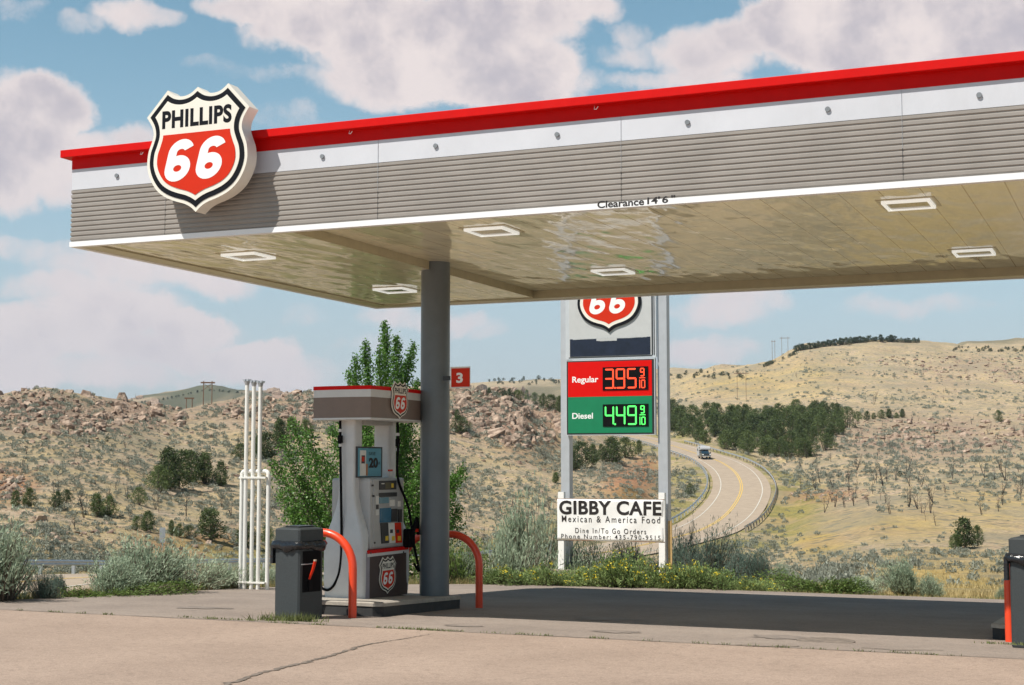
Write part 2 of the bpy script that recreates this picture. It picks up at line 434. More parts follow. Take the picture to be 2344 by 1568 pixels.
class MB:
    def __init__(s): s.v = []; s.f = []; s.sm = []

    def add(s, V, F, smooth=False):
        b = len(s.v); s.v += [tuple(p) for p in V]; s.f += [tuple(b + i for i in f) for f in F]; s.sm += [smooth] * len(F); return s

    def box(s, a, b, rot=0.0, c=None):
        x0, y0, z0 = [min(a[i], b[i]) for i in range(3)]; x1, y1, z1 = [max(a[i], b[i]) for i in range(3)]
        V = [(x0, y0, z0), (x1, y0, z0), (x1, y1, z0), (x0, y1, z0), (x0, y0, z1), (x1, y0, z1), (x1, y1, z1), (x0, y1, z1)]
        if rot:
            cx, cy = c or ((x0 + x1) / 2, (y0 + y1) / 2)
            cr, sr = math.cos(rot), math.sin(rot)
            V = [(cx + (x - cx) * cr - (y - cy) * sr, cy + (x - cx) * sr + (y - cy) * cr, z) for x, y, z in V]
        return s.add(V, [(0, 3, 2, 1), (4, 5, 6, 7), (0, 1, 5, 4), (1, 2, 6, 5), (2, 3, 7, 6), (3, 0, 4, 7)])

    def tube(s, pts, rad, n=12, cap=True, smooth=True):
        pts = [Vector(p) for p in pts]
        if isinstance(rad, (int, float)): rad = [rad] * len(pts)
        rings = []; up = None
        for i, p in enumerate(pts):
            t = (pts[min(i + 1, len(pts) - 1)] - pts[max(i - 1, 0)]).normalized()
            if up is None:
                up = Vector((0, 0, 1)) if abs(t.z) < 0.9 else Vector((1, 0, 0))
                up = (up - t * up.dot(t)).normalized()
            else:
                up = (up - t * up.dot(t)).normalized()
            sd = t.cross(up)
            rings.append([p + (up * math.cos(2 * math.pi * k / n) + sd * math.sin(2 * math.pi * k / n)) * rad[i] for k in range(n)])
        V = [q for r in rings for q in r]
        F = [(i * n + k, i * n + (k + 1) % n, (i + 1) * n + (k + 1) % n, (i + 1) * n + k) for i in range(len(pts) - 1) for k in range(n)]
        s.add(V, F, smooth)
        if cap:
            s.add(rings[0], [tuple(range(n))][:1]); s.add(rings[-1], [tuple(range(n - 1, -1, -1))])
        return s

    def cyl(s, c, r, z0, z1, n=24, r2=None, smooth=True):
        return s.tube([(c[0], c[1], z0), (c[0], c[1], z1)], [r, r if r2 is None else r2], n, True, smooth)

    def prism(s, poly, d0, d1, fn):
        """poly in 2D, extruded from depth d0 to d1; fn(u,v,d)->xyz"""
        n = len(poly)
        V = [fn(u, v, d0) for u, v in poly] + [fn(u, v, d1) for u, v in poly]
        return s.add(V, [tuple(range(n - 1, -1, -1)), tuple(range(n, 2 * n))] + [(i, (i + 1) % n, n + (i + 1) % n, n + i) for i in range(n)])

    def loft(s, rings, cap=True, smooth=True):
        n = len(rings[0]); V = [p for r in rings for p in r]
        s.add(V, [(i * n + k, i * n + (k + 1) % n, (i + 1) * n + (k + 1) % n, (i + 1) * n + k) for i in range(len(rings) - 1) for k in range(n)], smooth)
        if cap:
            s.add(rings[0], [tuple(range(n - 1, -1, -1))]); s.add(rings[-1], [tuple(range(n))])
        return s

    def build(s, name, m, parent=None, loc=None, bevel=0.0, rz=0.0):
        me = bpy.data.meshes.new(name)
        me.from_pydata(s.v, [], s.f)
        for mm in (m if isinstance(m, (list, tuple)) else [m]): me.materials.append(mm)
        me.polygons.foreach_set('use_smooth', np.array(s.sm, dtype=bool))
        bm = bmesh.new(); bm.from_mesh(me)
        if bevel:
            bmesh.ops.remove_doubles(bm, verts=bm.verts, dist=1e-5)
            ed = [e for e in bm.edges if len(e.link_faces) == 2 and e.calc_face_angle(0) > 0.6]
            try: bmesh.ops.bevel(bm, geom=ed, offset=bevel, segments=2, affect='EDGES', profile=0.6, clamp_overlap=True)
            except Exception: pass
        bmesh.ops.recalc_face_normals(bm, faces=bm.faces)
        bm.to_mesh(me); bm.free()
        return link(name, me, parent, loc, rz)


TXT = {}


def text_arrays(body, offset=0.0, shear=0.0, spacing=1.0, extrude=0.0):
    key = (body, offset, shear, spacing)
    if key in TXT: return TXT[key]
    cu = bpy.data.curves.new('lettering', 'FONT'); cu.body = body; cu.offset = offset; cu.shear = shear
    cu.space_character = spacing; cu.size = 1.0; cu.resolution_u = 5
    o = bpy.data.objects.new('lettering', cu); COL.objects.link(o)
    dg = bpy.context.evaluated_depsgraph_get(); dg.update()
    me = bpy.data.meshes.new_from_object(o.evaluated_get(dg))
    V = np.array([tuple(v.co) for v in me.vertices]); F = [tuple(p.vertices) for p in me.polygons]
    bpy.data.objects.remove(o); bpy.data.curves.remove(cu); bpy.data.meshes.remove(me)
    TXT[key] = (V[:, :2], F)
    return TXT[key]


def text(mb, body, u0, v0, u1, v1, fn, d, **k):
    """lettering fitted to the box (u0,v0)-(u1,v1) of a plane; fn(u,v,depth)->xyz; d = distance proud of the plane"""
    V, F = text_arrays(body, **k)
    mn, mx = V.min(0), V.max(0)
    P = [fn(u0 + (x - mn[0]) / (mx[0] - mn[0]) * (u1 - u0), v0 + (y - mn[1]) / (mx[1] - mn[1]) * (v1 - v0), d) for x, y in V]
    mb.add(P, F)


def stroke(mb, pts, w, fn, d, closed=False):
    """a painted line of width w along a polyline in the plane"""
    n = len(pts); P = [Vector((p[0], p[1])) for p in pts]; L_, R_ = [], []
    for i in range(n):
        a = P[(i - 1) % n] if closed or i > 0 else P[i]; b = P[(i + 1) % n] if closed or i < n - 1 else P[i]
        t = (b - a).normalized(); nn = Vector((-t.y, t.x)) * w / 2
        L_.append(P[i] + nn); R_.append(P[i] - nn)
    V = [fn(p.x, p.y, d) for p in L_] + [fn(p.x, p.y, d) for p in R_]
    m = n if closed else n - 1
    mb.add(V, [(i, (i + 1) % n, n + (i + 1) % n, n + i) for i in range(m)])


def inset(poly, d):
    """inward offset of a counter-clockwise outline; points that fall too close to it are dropped"""
    n = len(poly); P = np.array(poly, float); a = P; b = np.roll(P, -1, 0)
    t = b - a; L_ = np.linalg.norm(t, axis=1)[:, None]; t = t / np.maximum(L_, 1e-9)
    nn = np.stack([-t[:, 1], t[:, 0]], 1)
    C = []
    for i in range(n):
        m = nn[i - 1] + nn[i]; m /= max(np.linalg.norm(m), 1e-9); c = max(.35, float(m @ nn[i - 1]))
        C.append(P[i] + m * d / c)
        for k in (.25, .5, .75): C.append(a[i] * (1 - k) + b[i] * k + nn[i] * d)
    out = []
    for q in C:
        u = np.clip(((q - a) * t).sum(1), 0, L_[:, 0]); e = np.linalg.norm(a + t * u[:, None] - q, axis=1).min()
        if e > d * .985: out.append((float(q[0]), float(q[1])))
    return out


# ------------------------------------------------------------ shield sign
def cat_spline(P, n=6):
    out = []
    P = [Vector(p) for p in P]
    for i in range(len(P) - 1):
        p0 = P[max(0, i - 1)]; p1 = P[i]; p2 = P[i + 1]; p3 = P[min(len(P) - 1, i + 2)]
        for k in range(n):
            t = k / n
            q = 0.5 * ((2 * p1) + (-p0 + p2) * t + (2 * p0 - 5 * p1 + 4 * p2 - p3) * t * t + (-p0 + 3 * p1 - 3 * p2 + p3) * t ** 3)
            out.append((q.x, q.y))
    return out


def shield_outline():
    # right half from the foot to the middle peak, metres about (0, 5.386)
    side = cat_spline([(0, -.728), (.07, -.668), (.16, -.622), (.30, -.58), (.43, -.525), (.545, -.44), (.635, -.31), (.682, -.16), (.672, .0), (.628, .12), (.603, .21), (.625, .31), (.70, .425)], 5)
    top = [(.70, .425)] + cat_spline([(.415, .722), (.32, .655), (.21, .632), (.10, .655), (0, .722)], 5)
    right = side + top
    left = [(-x, y) for x, y in reversed(right + [(0, .722)]) if abs(x) > 1e-6]
    return right + [(0, .722)] + left


SHO = shield_outline()


def digit6(mb, cx, cy, w, h, fn, d, t):
    """one heavy slanted numeral six"""
    sl = 0.26
    def f2(u, v, dd): return fn(u + (v - cy) * sl, v, dd)
    # bowl: ring
    n = 28; ro, ri = (w / 2, h * 0.31), (w / 2 - t, h * 0.31 - t * 0.95)
    c0 = cy - h / 2 + ro[1]
    V = [f2(cx + ro[0] * math.cos(a), c0 + ro[1] * math.sin(a), d) for a in [2 * math.pi * k / n for k in range(n)]]
    V += [f2(cx + ri[0] * math.cos(a), c0 + ri[1] * math.sin(a), d) for a in [2 * math.pi * k / n for k in range(n)]]
    mb.add(V, [(k, (k + 1) % n, n + (k + 1) % n, n + k) for k in range(n)])
    # stem: outer curve from bowl's left up and over to the right
    out, inn = [], []
    for k in range(15):
        s = k / 14
        a = math.pi - s * math.pi * 0.86
        oy = c0 + (cy + h / 2 - c0 - ro[1]) * 1.0
        out.append((cx + ro[0] * math.cos(a), cy + h / 2 - ro[1] + ro[1] * math.sin(a)))
        inn.append((cx + (ro[0] - t) * math.cos(a), cy + h / 2 - ro[1] + (ro[1] - t * 0.95) * math.sin(a)))
    out = [(cx - w / 2, c0)] + out; inn = [(cx - w / 2 + t, c0)] + inn
    m = len(out)
    mb.add([f2(*p, d + 0.0006) for p in out] + [f2(*p, d + 0.0006) for p in inn], [(k, k + 1, m + k + 1, m + k) for k in range(m - 1)])


def shield(name, fn, sc, depth, parent=None, step=0.006):
    """fn(u,v,d): plane mapping, d>0 towards the viewer. Builds body, border, face, field and lettering."""
    g = lambda u, v, d: fn(u * sc, v * sc, d)
    root = parent
    b = MB(); b.prism(SHO, 0.0, depth, g); b.build('body', SHW, root)
    p1 = inset(SHO, 0.040)
    b = MB(); b.prism(p1, depth - step, depth + step, g); b.build('border', SHB, root)
    p2 = inset(SHO, 0.098)
    b = MB(); b.prism(p2, depth, depth + 2 * step, g); b.build('face', SHW, root)
    p3 = [p for p in inset(SHO, 0.150)]
    zt = 0.197
    # keep the part of the inner outline below the dividing line
    right = [p for p in p3 if p[1] <= zt]
    fld = MB(); fld.prism(right, depth + step, depth + 3 * step, g); fld.build('field', SHR, root)
    t = MB()
    text(t, 'PHILLIPS', -0.475, 0.265, 0.475, 0.478, g, depth + 2 * step + 0.3 * step, offset=0.040, spacing=1.08)
    t.build('lettering', SHB, root)
    t = MB()
    for cx in (-0.225, 0.205): digit6(t, cx, -0.118, 0.345, 0.485, g, depth + 3 * step + 0.3 * step, 0.118)
    t.build('numerals', TXTW, root)

# ------------------------------------------------------------ ground heights
def g_(y):
    return -0.042 * max(0.0, min(y, 45.0) - 14.6)


def az_of(x):
    return math.atan((x - 1172) / FPX)


def el_slope(yv):
    return math.tan(PIT + math.atan((784 - yv) / FPX))


# profiles of the land: bearing (as a column of the picture), then (distance, row) pairs; a third value means plain height
COLS = {
    -900: [(30, None, -1.3), (45, None, -2.6), (70, None, -3.9), (95, 1270), (130, 1150), (170, 1030), (195, 960), (225, 890), (260, None, 11), (420, None, 6), (1200, None, 12), (2500, 930), (4500, None, 60)],
    0: [(22, None, -0.55), (32, None, -1.6), (45, None, -2.8), (62, None, -4.0), (80, 1308), (100, 1228), (130, 1130), (170, 1012), (195, 958), (212, 915), (226, 895), (260, None, 10), (420, None, 6), (1200, None, 12), (2500, 935), (4500, None, 60)],
    105: [(22, None, -0.6), (32, None, -1.6), (45, None, -2.9), (62, None, -4.1), (80, 1310), (100, 1230), (130, 1130), (170, 1010), (195, 955), (212, 910), (226, 887), (260, None, 10), (420, None, 6), (1200, None, 12), (2500, 930), (4500, None, 60)],
    250: [(23, None, -0.6), (34, None, -1.7), (47, None, -3.0), (66, None, -4.3), (84, 1310), (104, 1238), (132, 1145), (170, 1040), (200, 975), (220, 935), (236, 910), (270, None, 10), (420, None, 6), (1200, None, 16), (2500, 925), (4500, None, 60)],
    420: [(25, None, -0.6), (36, None, -1.8), (50, None, -3.3), (72, None, -4.9), (94, 1308), (112, 1245), (138, 1165), (175, 1070), (210, 1000), (236, 955), (250, 934), (285, None, 8), (420, None, 6), (1200, None, 22), (1900, None, 60), (2200, 905), (2600, 892), (4500, None, 60)],
    480: [(25, None, -0.6), (36, None, -1.9), (52, None, -3.4), (75, None, -5.1), (96, 1306), (114, 1246), (140, 1170), (176, 1075), (212, 1003), (240, 950), (255, 922), (285, None, 8), (420, None, 6), (1200, None, 22), (1900, None, 60), (2200, 895), (2600, 882), (4500, None, 60)],
    560: [(26, None, -0.65), (38, None, -2.1), (55, None, -3.8), (80, None, -5.4), (100, 1303), (118, 1244), (142, 1172), (178, 1080), (214, 1005), (242, 945), (258, 906), (290, None, 11), (420, None, 6), (1200, None, 22), (2500, 895), (4500, None, 60)],
    720: [(27, None, -0.7), (40, None, -2.2), (60, None, -4.2), (88, None, -5.9), (110, 1290), (128, 1238), (152, 1175), (188, 1090), (224, 1012), (252, 942), (270, 884), (300, None, 13), (420, None, 6), (1200, None, 24), (2500, 900), (4500, None, 60)],
    1000: [(28, None, -0.75), (42, None, -2.4), (65, None, -4.6), (100, None, -6.5), (130, 1270), (150, 1222), (178, 1165), (214, 1085), (246, 1010), (270, 945), (290, 893), (320, None, 14), (480, None, 10), (1200, None, 24), (2500, 880), (4500, None, 90)],
    1150: [(29, None, -0.8), (43, None, -2.4), (70, None, -4.8), (110, None, -6.7), (143, 1262), (165, 1215), (195, 1150), (232, 1075), (262, 1010), (284, 945), (304, 892), (330, None, 16), (520, None, 14), (1200, None, 30), (2300, 868), (4500, None, 90)],
    1290: [(30, None, -0.75), (44, None, -2.4), (72, None, -4.8), (115, None, -6.8), (150, 1250), (172, 1205), (205, 1145), (255, 1085), (305, 1025), (340, 985), (372, 950), (395, 936), (440, None, 14), (560, None, 18), (1200, None, 32), (2300, 866), (4500, None, 90)],
    1420: [(30, None, -0.75), (44, None, -2.4), (72, None, -4.8), (120, None, -6.9), (165, None, -7.2), (190, 1195), (225, 1130), (275, 1080), (340, 1038), (400, 1010), (460, 1000), (520, 985), (600, 950), (700, 915), (1000, 890), (1700, 858), (2400, 850), (4500, None, 120)],
    1540: [(30, None, -0.75), (44, None, -2.3), (75, None, -4.8), (130, None, -6.9), (185, None, -7.2), (205, 1200), (240, 1145), (300, 1085), (350, 1045), (392, 1019), (430, 1005), (480, 988), (540, 965), (620, 940), (720, 910), (820, 893), (950, 872), (1500, 856), (2400, 848), (4500, None, 120)],
    1650: [(30, None, -0.75), (45, None, -2.2), (80, None, -4.9), (140, None, -7.4), (200, None, -7.6), (228, 1160), (255, 1120), (300, 1080), (335, 1052), (375, 1035), (430, 1015), (490, 985), (550, 955), (620, 928), (720, 893), (820, 866), (900, 846), (1000, 838), (1200, None, 55), (2500, 850), (4500, None, 120)],
    1760: [(30, None, -0.75), (45, None, -2.0), (80, None, -4.6), (130, None, -6.6), (175, None, -8.0), (215, 1213), (250, 1165), (285, 1120), (330, 1078), (370, 1055), (410, 1035), (460, 1000), (520, 965), (600, 930), (700, 892), (800, 858), (880, 834), (930, 826), (1000, None, 60), (1300, None, 50), (2500, 850), (4500, None, 120)],
    1850: [(30, None, -0.75), (46, None, -1.9), (80, None, -3.9), (125, None, -5.6), (170, None, -6.6), (215, 1180), (260, 1130), (310, 1085), (365, 1045), (420, 1005), (480, 970), (560, 940), (650, 900), (750, 862), (850, 822), (920, 796), (960, 789), (1030, None, 70), (1300, None, 50), (2500, 860), (4500, None, 120)],
    2000: [(30, None, -0.75), (46, None, -1.9), (80, None, -3.6), (125, None, -5.0), (170, 1202), (220, 1150), (290, 1096), (360, 1048), (430, 1000), (510, 958), (580, 938), (680, 902), (780, 860), (860, 824), (930, 790), (985, 774), (1060, None, 78), (1400, None, 60), (2500, 870), (4500, None, 120)],
    2110: [(30, None, -0.75), (46, None, -1.9), (80, None, -3.6), (125, None, -5.0), (170, 1202), (220, 1152), (290, 1098), (360, 1050), (430, 1003), (510, 962), (590, 938), (690, 903), (790, 862), (870, 828), (940, 796), (1000, 782), (1060, None, 80), (1400, None, 70), (2200, 800), (2600, None, 170), (4500, None, 120)],
    2220: [(30, None, -0.75), (46, None, -1.9), (80, None, -3.6), (125, None, -5.0), (170, 1205), (220, 1158), (290, 1102), (360, 1055), (440, 1005), (520, 968), (610, 938), (700, 906), (800, 870), (890, 838), (960, 812), (1020, 803), (1100, None, 80), (1500, 797), (1700, 792), (2200, None, 130), (4500, None, 120)],
    2380: [(30, None, -0.8), (46, None, -1.9), (80, None, -3.6), (125, None, -5.0), (170, 1208), (220, 1162), (290, 1106), (360, 1060), (440, 1012), (520, 975), (610, 945), (700, 912), (800, 878), (900, 846), (980, 820), (1060, 808), (1200, None, 82), (1500, 796), (1700, 790), (2200, None, 130), (4500, None, 120)],
    3300: [(30, None, -0.8), (46, None, -1.9), (80, None, -3.6), (125, None, -5.0), (170, 1215), (220, 1170), (290, 1115), (360, 1070), (440, 1025), (520, 990), (610, 960), (700, 930), (800, 900), (900, 870), (1000, 850), (1200, 830), (1700, 800), (2200, None, 130), (4500, None, 120)],
}
LR = np.linspace(math.log(18), math.log(6000), 420)
col_az, col_z = [], []
for cx, pr in sorted(COLS.items()):
    r = [p[0] for p in pr]; z = [p[2] if p[1] is None else CAMH + p[0] * el_slope(p[1]) for p in pr]
    zz = np.interp(LR, np.log([18] + r + [6000]), [z[0]] + z + [z[-1]])
    k = np.exp(-0.5 * (np.arange(-4, 5) / 1.6) ** 2); k /= k.sum()
    zz = np.convolve(np.pad(zz, 4, mode='edge'), k, mode='valid')
    col_az.append(az_of(cx)); col_z.append(zz)
col_az = np.array(col_az); col_z = np.array(col_z)


def vnoise(x, y, seed=0):
    """value noise on arrays"""
    xi, yi = np.floor(x).astype(np.int64), np.floor(y).astype(np.int64); xf, yf = x - xi, y - yi

    def h(a, b):
        n = (a * 374761393 + b * 668265263 + seed * 1442695) & 0x7fffffff
        n = ((n ^ (n >> 13)) * 1274126177) & 0x7fffffff
        return ((n ^ (n >> 16)) & 0xffff) / 65535.0
    u, v = xf * xf * (3 - 2 * xf), yf * yf * (3 - 2 * yf)
    return (h(xi, yi) * (1 - u) + h(xi + 1, yi) * u) * (1 - v) + (h(xi, yi + 1) * (1 - u) + h(xi + 1, yi + 1) * u) * v


def fbm(x, y, seed=0, o=4):
    s = 0; a = 0.5
    for i in range(o):
        s = s + a * (vnoise(x * 2 ** i, y * 2 ** i, seed + i * 17) - 0.5); a *= 0.5
    return s


# ------------------------------------------------------------ road line
RP = [(-700, 40, -2.1), (-250, 54, -2.6), (150, 72, -3.4), (420, 85, -4.25), (600, 98, -5.2), (880, 112, -6.0), (1150, 128, -6.7), (1400, 155, -7.15), (1563, 1223.), (1617, 205, 1206.), (1657, 225, 1179.), (1682, 245, 1150.), (1694, 262, 1123.),
      (1693, 280, 1102.), (1682, 298, 1082.), (1664, 315, 1067.), (1635, 335, 1052.), (1574, 365, 1032.), (1538, 390, 1020.), (1490, 430, 1008.), (1440, 470, 998.), (1380, 520, 988.), (1250, 640, 975.)]
rp = []
for p in RP:
    if len(p) == 2: p = (p[0], 183, p[1])
    a = az_of(p[0]); d = F0 * math.cos(a) + R0 * math.sin(a)
    z = CAMH + p[1] * el_slope(p[2]) if p[2] > 100 else p[2]
    rp.append((d[0] * p[1], d[1] * p[1], z))


def cr3(P, n=10):
    P = [Vector(p) for p in P]; out = []
    for i in range(len(P) - 1):
        p0 = P[max(0, i - 1)]; p1 = P[i]; p2 = P[i + 1]; p3 = P[min(len(P) - 1, i + 2)]
        for k in range(n):
            t = k / n
            out.append(0.5 * ((2 * p1) + (-p0 + p2) * t + (2 * p0 - 5 * p1 + 4 * p2 - p3) * t * t + (-p0 + 3 * p1 - 3 * p2 + p3) * t ** 3))
    out.append(P[-1]); return out


RC = np.array([tuple(v) for v in cr3(rp, 10)])
for _ in range(6):
    RC[1:-1] = RC[1:-1] * 0.5 + 0.25 * (RC[:-2] + RC[2:])
seg = np.r_[0, np.cumsum(np.linalg.norm(np.diff(RC[:, :2], axis=0), axis=1))]
SS = np.arange(0, seg[-1], 2.0)
RC = np.stack([np.interp(SS, seg, RC[:, i]) for i in range(3)], 1)
kz = np.exp(-0.5 * (np.arange(-8, 9) / 4.0) ** 2); kz /= kz.sum()
RC[:, 2] = np.convolve(np.pad(RC[:, 2], 8, mode='edge'), kz, mode='valid')
RT = np.gradient(RC[:, :2], axis=0); RT /= np.linalg.norm(RT, axis=1)[:, None]
RN = np.stack([-RT[:, 1], RT[:, 0]], 1)          # left of the line of travel away from the station


def road_near(X, Y):
    """distance to the road line and its height there"""
    D = np.full(X.shape, 1e9); Z = np.zeros(X.shape); S = np.zeros(X.shape)
    r = np.hypot(X, Y); ok = (r > 25) & (r < 700)
    xs, ys = X[ok], Y[ok]
    d = np.full(xs.shape, 1e9); z = np.zeros(xs.shape); s = np.zeros(xs.shape)
    for i in range(len(RC)):
        dx, dy = xs - RC[i, 0], ys - RC[i, 1]
        q = dx * dx + dy * dy; m = q < d
        d[m] = q[m]; z[m] = RC[i, 2]; s[m] = (dx * RN[i, 0] + dy * RN[i, 1])[m]
    D[ok] = np.sqrt(d); Z[ok] = z; S[ok] = s
    return D, Z, S


# ------------------------------------------------------------ terrain sheet
def pad_sd(X, Y):
    """rough distance outside the paved yard (0 inside)"""
    lx = np.where(Y < 17, -14.35, np.interp(Y, [17, 22, 24.7, 26.4, 27.0], [-14.3, -14.05, -12.95, -11.5, -8.6]))
    dx = np.maximum(0, lx - X); dy = np.maximum(0, Y - 27.05)
    inlot = Y < 14.6
    dl = np.maximum(0, Y - 14.6)
    d1 = np.hypot(dx, dy)
    d2 = np.where(X < -14.3, dl, 1e9)
    return np.where(inlot, 0, np.minimum(d1, np.where(X < -14.35, np.minimum(d2, d1), d1)))


def base_height(X, Y):
    a = np.arctan2(X * R0[0] + Y * R0[1], X * F0[0] + Y * F0[1])
    r = np.maximum(np.hypot(X, Y), 1e-3)
    lr = np.log(np.clip(r, 18.01, 5999))
    fi = np.interp(lr, LR, np.arange(len(LR))); i0 = np.clip(fi.astype(int), 0, len(LR) - 2); t = fi - i0
    ac = np.clip(a, col_az[0], col_az[-1])
    ci = np.interp(ac, col_az, np.arange(len(col_az))); c0 = np.clip(ci.astype(int), 0, len(col_az) - 2); u = ci - c0
    u = u * u * (3 - 2 * u) * 0.5 + u * 0.5
    z0 = col_z[c0, i0] * (1 - t) + col_z[c0, i0 + 1] * t
    z1 = col_z[c0 + 1, i0] * (1 - t) + col_z[c0 + 1, i0 + 1] * t
    z = z0 * (1 - u) + z1 * u
    back = np.clip((np.abs(a) - 0.9) / 0.6, 0, 1); back = back * back * (3 - 2 * back)
    zb = -2.0 + 0.02 * r + 18 * fbm(X / 300 + 9, Y / 300 + 4, 5)
    zb = np.where(r < 60, -1.0, zb)
    z = z * (1 - back) + zb * back
    # uneven ground
    z = z + np.clip((r - 28) / 40, 0, 1) * (fbm(X / 9, Y / 9, 1) * 0.9 + fbm(X / 2.2, Y / 2.2, 2) * 0.35) + np.clip((r - 100) / 200, 0, 1) * (fbm(X / 40, Y / 40, 3) * 4.0 - np.abs(fbm(X / 26, Y / 33, 14, 3)) * 4.5 + .6) + np.clip((r - 380) / 300, 0, 1) * (1.2 - np.abs(fbm(X / 75, Y / 75, 15, 3)) * 11)
    return z


def terrain_height(X, Y):
    X = np.asarray(X, float); Y = np.asarray(Y, float)
    z = base_height(X, Y)
    D, RZ, S = road_near(X, Y)
    t = np.clip((D - 6.3) / 9.0, 0, 1); t = t * t * (3 - 2 * t)
    near = D < 16
    z = np.where(near, (RZ - 0.13) * (1 - t) + z * t, z)
    d = pad_sd(X, Y)
    gy = -0.042 * np.clip(np.minimum(Y, 45) - 14.6, 0, None)
    t = np.clip((d - 0.15) / 5.0, 0, 1); t = t * t * (3 - 2 * t)
    z = np.where(np.hypot(X, Y) < 60, (gy - 0.07) * (1 - t) + z * t, z)
    return z


angs = np.radians(np.concatenate([np.arange(-180, -36, 4.0), np.arange(-36, -23, 0.5), np.arange(-23, 23, 0.095), np.arange(23, 36, 0.5), np.arange(36, 180.1, 4.0)]))
rads = [2.0]
while rads[-1] < 7000:
    r = rads[-1]
    f = 1.10 if r < 15 else 1.022 if r < 100 else 1.0085 if r < 420 else 1.013 if r < 1150 else 1.06
    rads.append(r * f)
rads = np.array(rads)
A, Rr = np.meshgrid(angs, rads)
TX = Rr * (np.cos(A) * F0[0] + np.sin(A) * R0[0]); TY = Rr * (np.cos(A) * F0[1] + np.sin(A) * R0[1])
TZ = terrain_height(TX, TY)
na, nr = len(angs), len(rads)
V = np.stack([TX, TY, TZ], -1).reshape(-1, 3)
ii, jj = np.meshgrid(np.arange(nr - 1), np.arange(na - 1), indexing='ij')
b = ii * na + jj
Q = np.stack([b, b + 1, b + na + 1, b + na], -1).reshape(-1, 4)
Q = np.concatenate([Q, np.array([[k, k + 1, len(V), len(V)] for k in range(0)], int).reshape(-1, 4)])
V = np.concatenate([V]); 


def hit(xv, yv, r0=30.0, r1=3500.0):
    """where the line of sight through a point of the picture first meets the land"""
    d = ray(xv, yv); d = d / math.hypot(d[0], d[1])
    r = r0 * (r1 / r0) ** np.linspace(0, 1, 700)
    z = terrain_height(d[0] * r, d[1] * r)
    below = np.nonzero(CAMH + d[2] * r < z)[0]
    if len(below) == 0: return None
    k = below[0]
    a, bq = (r[k - 1] if k else r[0]), r[k]
    for _ in range(12):
        m = (a + bq) / 2
        if CAMH + d[2] * m < terrain_height(np.array([d[0] * m]), np.array([d[1] * m]))[0]: bq = m
        else: a = m
    m = (a + bq) / 2
    return Vector((d[0] * m, d[1] * m, float(terrain_height(np.array([d[0] * m]), np.array([d[1] * m]))[0])))


def hits(P, r0=30.0, r1=3500.0, n=420):
    """the same for many points at once"""
    P = np.asarray(P, float)
    d = FW[None] + R0[None] * ((P[:, 0] - 1172) / FPX)[:, None] - UP[None] * ((P[:, 1] - 784) / FPX)[:, None]
    d /= np.hypot(d[:, 0], d[:, 1])[:, None]
    r = r0 * (r1 / r0) ** np.linspace(0, 1, n)
    out = np.full((len(P), 3), np.nan)
    for s in range(0, len(P), 400):
        dd = d[s:s + 400]
        X = dd[:, :1] * r; Y = dd[:, 1:2] * r
        Z = terrain_height(X, Y); below = CAMH + dd[:, 2:3] * r < Z
        k = below.argmax(1); ok = below.any(1) & (k > 0)
        idx = np.arange(len(dd)); k0 = np.maximum(k - 1, 0)
        e1 = CAMH + dd[:, 2] * r[k0] - Z[idx, k0]; e2 = CAMH + dd[:, 2] * r[k] - Z[idx, k]
        t = np.clip(e1 / np.maximum(e1 - e2, 1e-9), 0, 1); rr = r[k0] + (r[k] - r[k0]) * t
        q = np.stack([dd[:, 0] * rr, dd[:, 1] * rr, Z[idx, k0] + (Z[idx, k] - Z[idx, k0]) * t], 1)
        q[~ok] = np.nan
        out[s:s + 400] = q
    return out


# ground paint: soil, grass and scrub, from attributes of the place itself
def to_pix(X, Y, Z):
    dx, dy, dz = X, Y, Z - CAMH
    x = dx * R0[0] + dy * R0[1]; y = dx * UP[0] + dy * UP[1] + dz * UP[2]; z = dx * FW[0] + dy * FW[1] + dz * FW[2]
    z = np.where(z < 1, 1e9, z)
    return 1172 + FPX * x / z, 784 - FPX * y / z


RD, RZZ, RS = road_near(TX, TY)
px_, py_ = to_pix(TX, TY, TZ)


def blob(cx, cy, rx, ry):
    return np.clip(1.4 - np.hypot((px_ - cx) / rx, (py_ - cy) / ry), 0, 1)


red = np.maximum.reduce([blob(1440, 1110, 60, 55), blob(1480, 1080, 45, 35), blob(20, 1110, 60, 40) * .8, blob(1880, 1135, 90, 18) * .7, blob(480, 1240, 140, 30) * .7, blob(1230, 1000, 90, 50) * .35])
red = np.clip(red + fbm(TX / 6, TY / 6, 8) * 0.8 * (red > 0.02), 0, 1)
verge = np.clip((17 - RD) / 6, 0, 1) * (RD > 5) * (0.25 + 0.75 * (vnoise(TX / 5, TY / 5, 21) > 0.45))
bank = np.maximum.reduce([blob(1820, 1190, 70, 60), blob(1870, 1240, 80, 45), blob(2150, 1330, 260, 60), blob(2020, 1200, 220, 40) * .7, blob(2250, 1160, 160, 60) * .5, blob(1700, 880, 150, 30) * .7, blob(1830, 860, 120, 50) * .5])
rocky = np.maximum.reduce([blob(120, 940, 330, 50), blob(620, 930, 160, 50), blob(1150, 950, 150, 60), blob(2100, 1000, 300, 60) * .6, blob(2200, 860, 200, 60) * .3])
rocky = np.clip(rocky * (0.55 + 1.2 * vnoise(TX / 7, TY / 7, 33)) - 0.15, 0, 1)
scrub = np.clip(0.5 + 1.5 * fbm(TX / 60, TY / 60, 12, 3), 0, 1)
wood = np.clip(np.maximum.reduce([((px_ > 300) & (px_ < 620) & (np.hypot(TX, TY) > 1500)) * 1.0, ((px_ > 1050) & (px_ < 1420) & (np.hypot(TX, TY) > 1500)) * .7, ((px_ > 2080) & (np.hypot(TX, TY) > 1400)) * .6]) + 0.0, 0, 1)
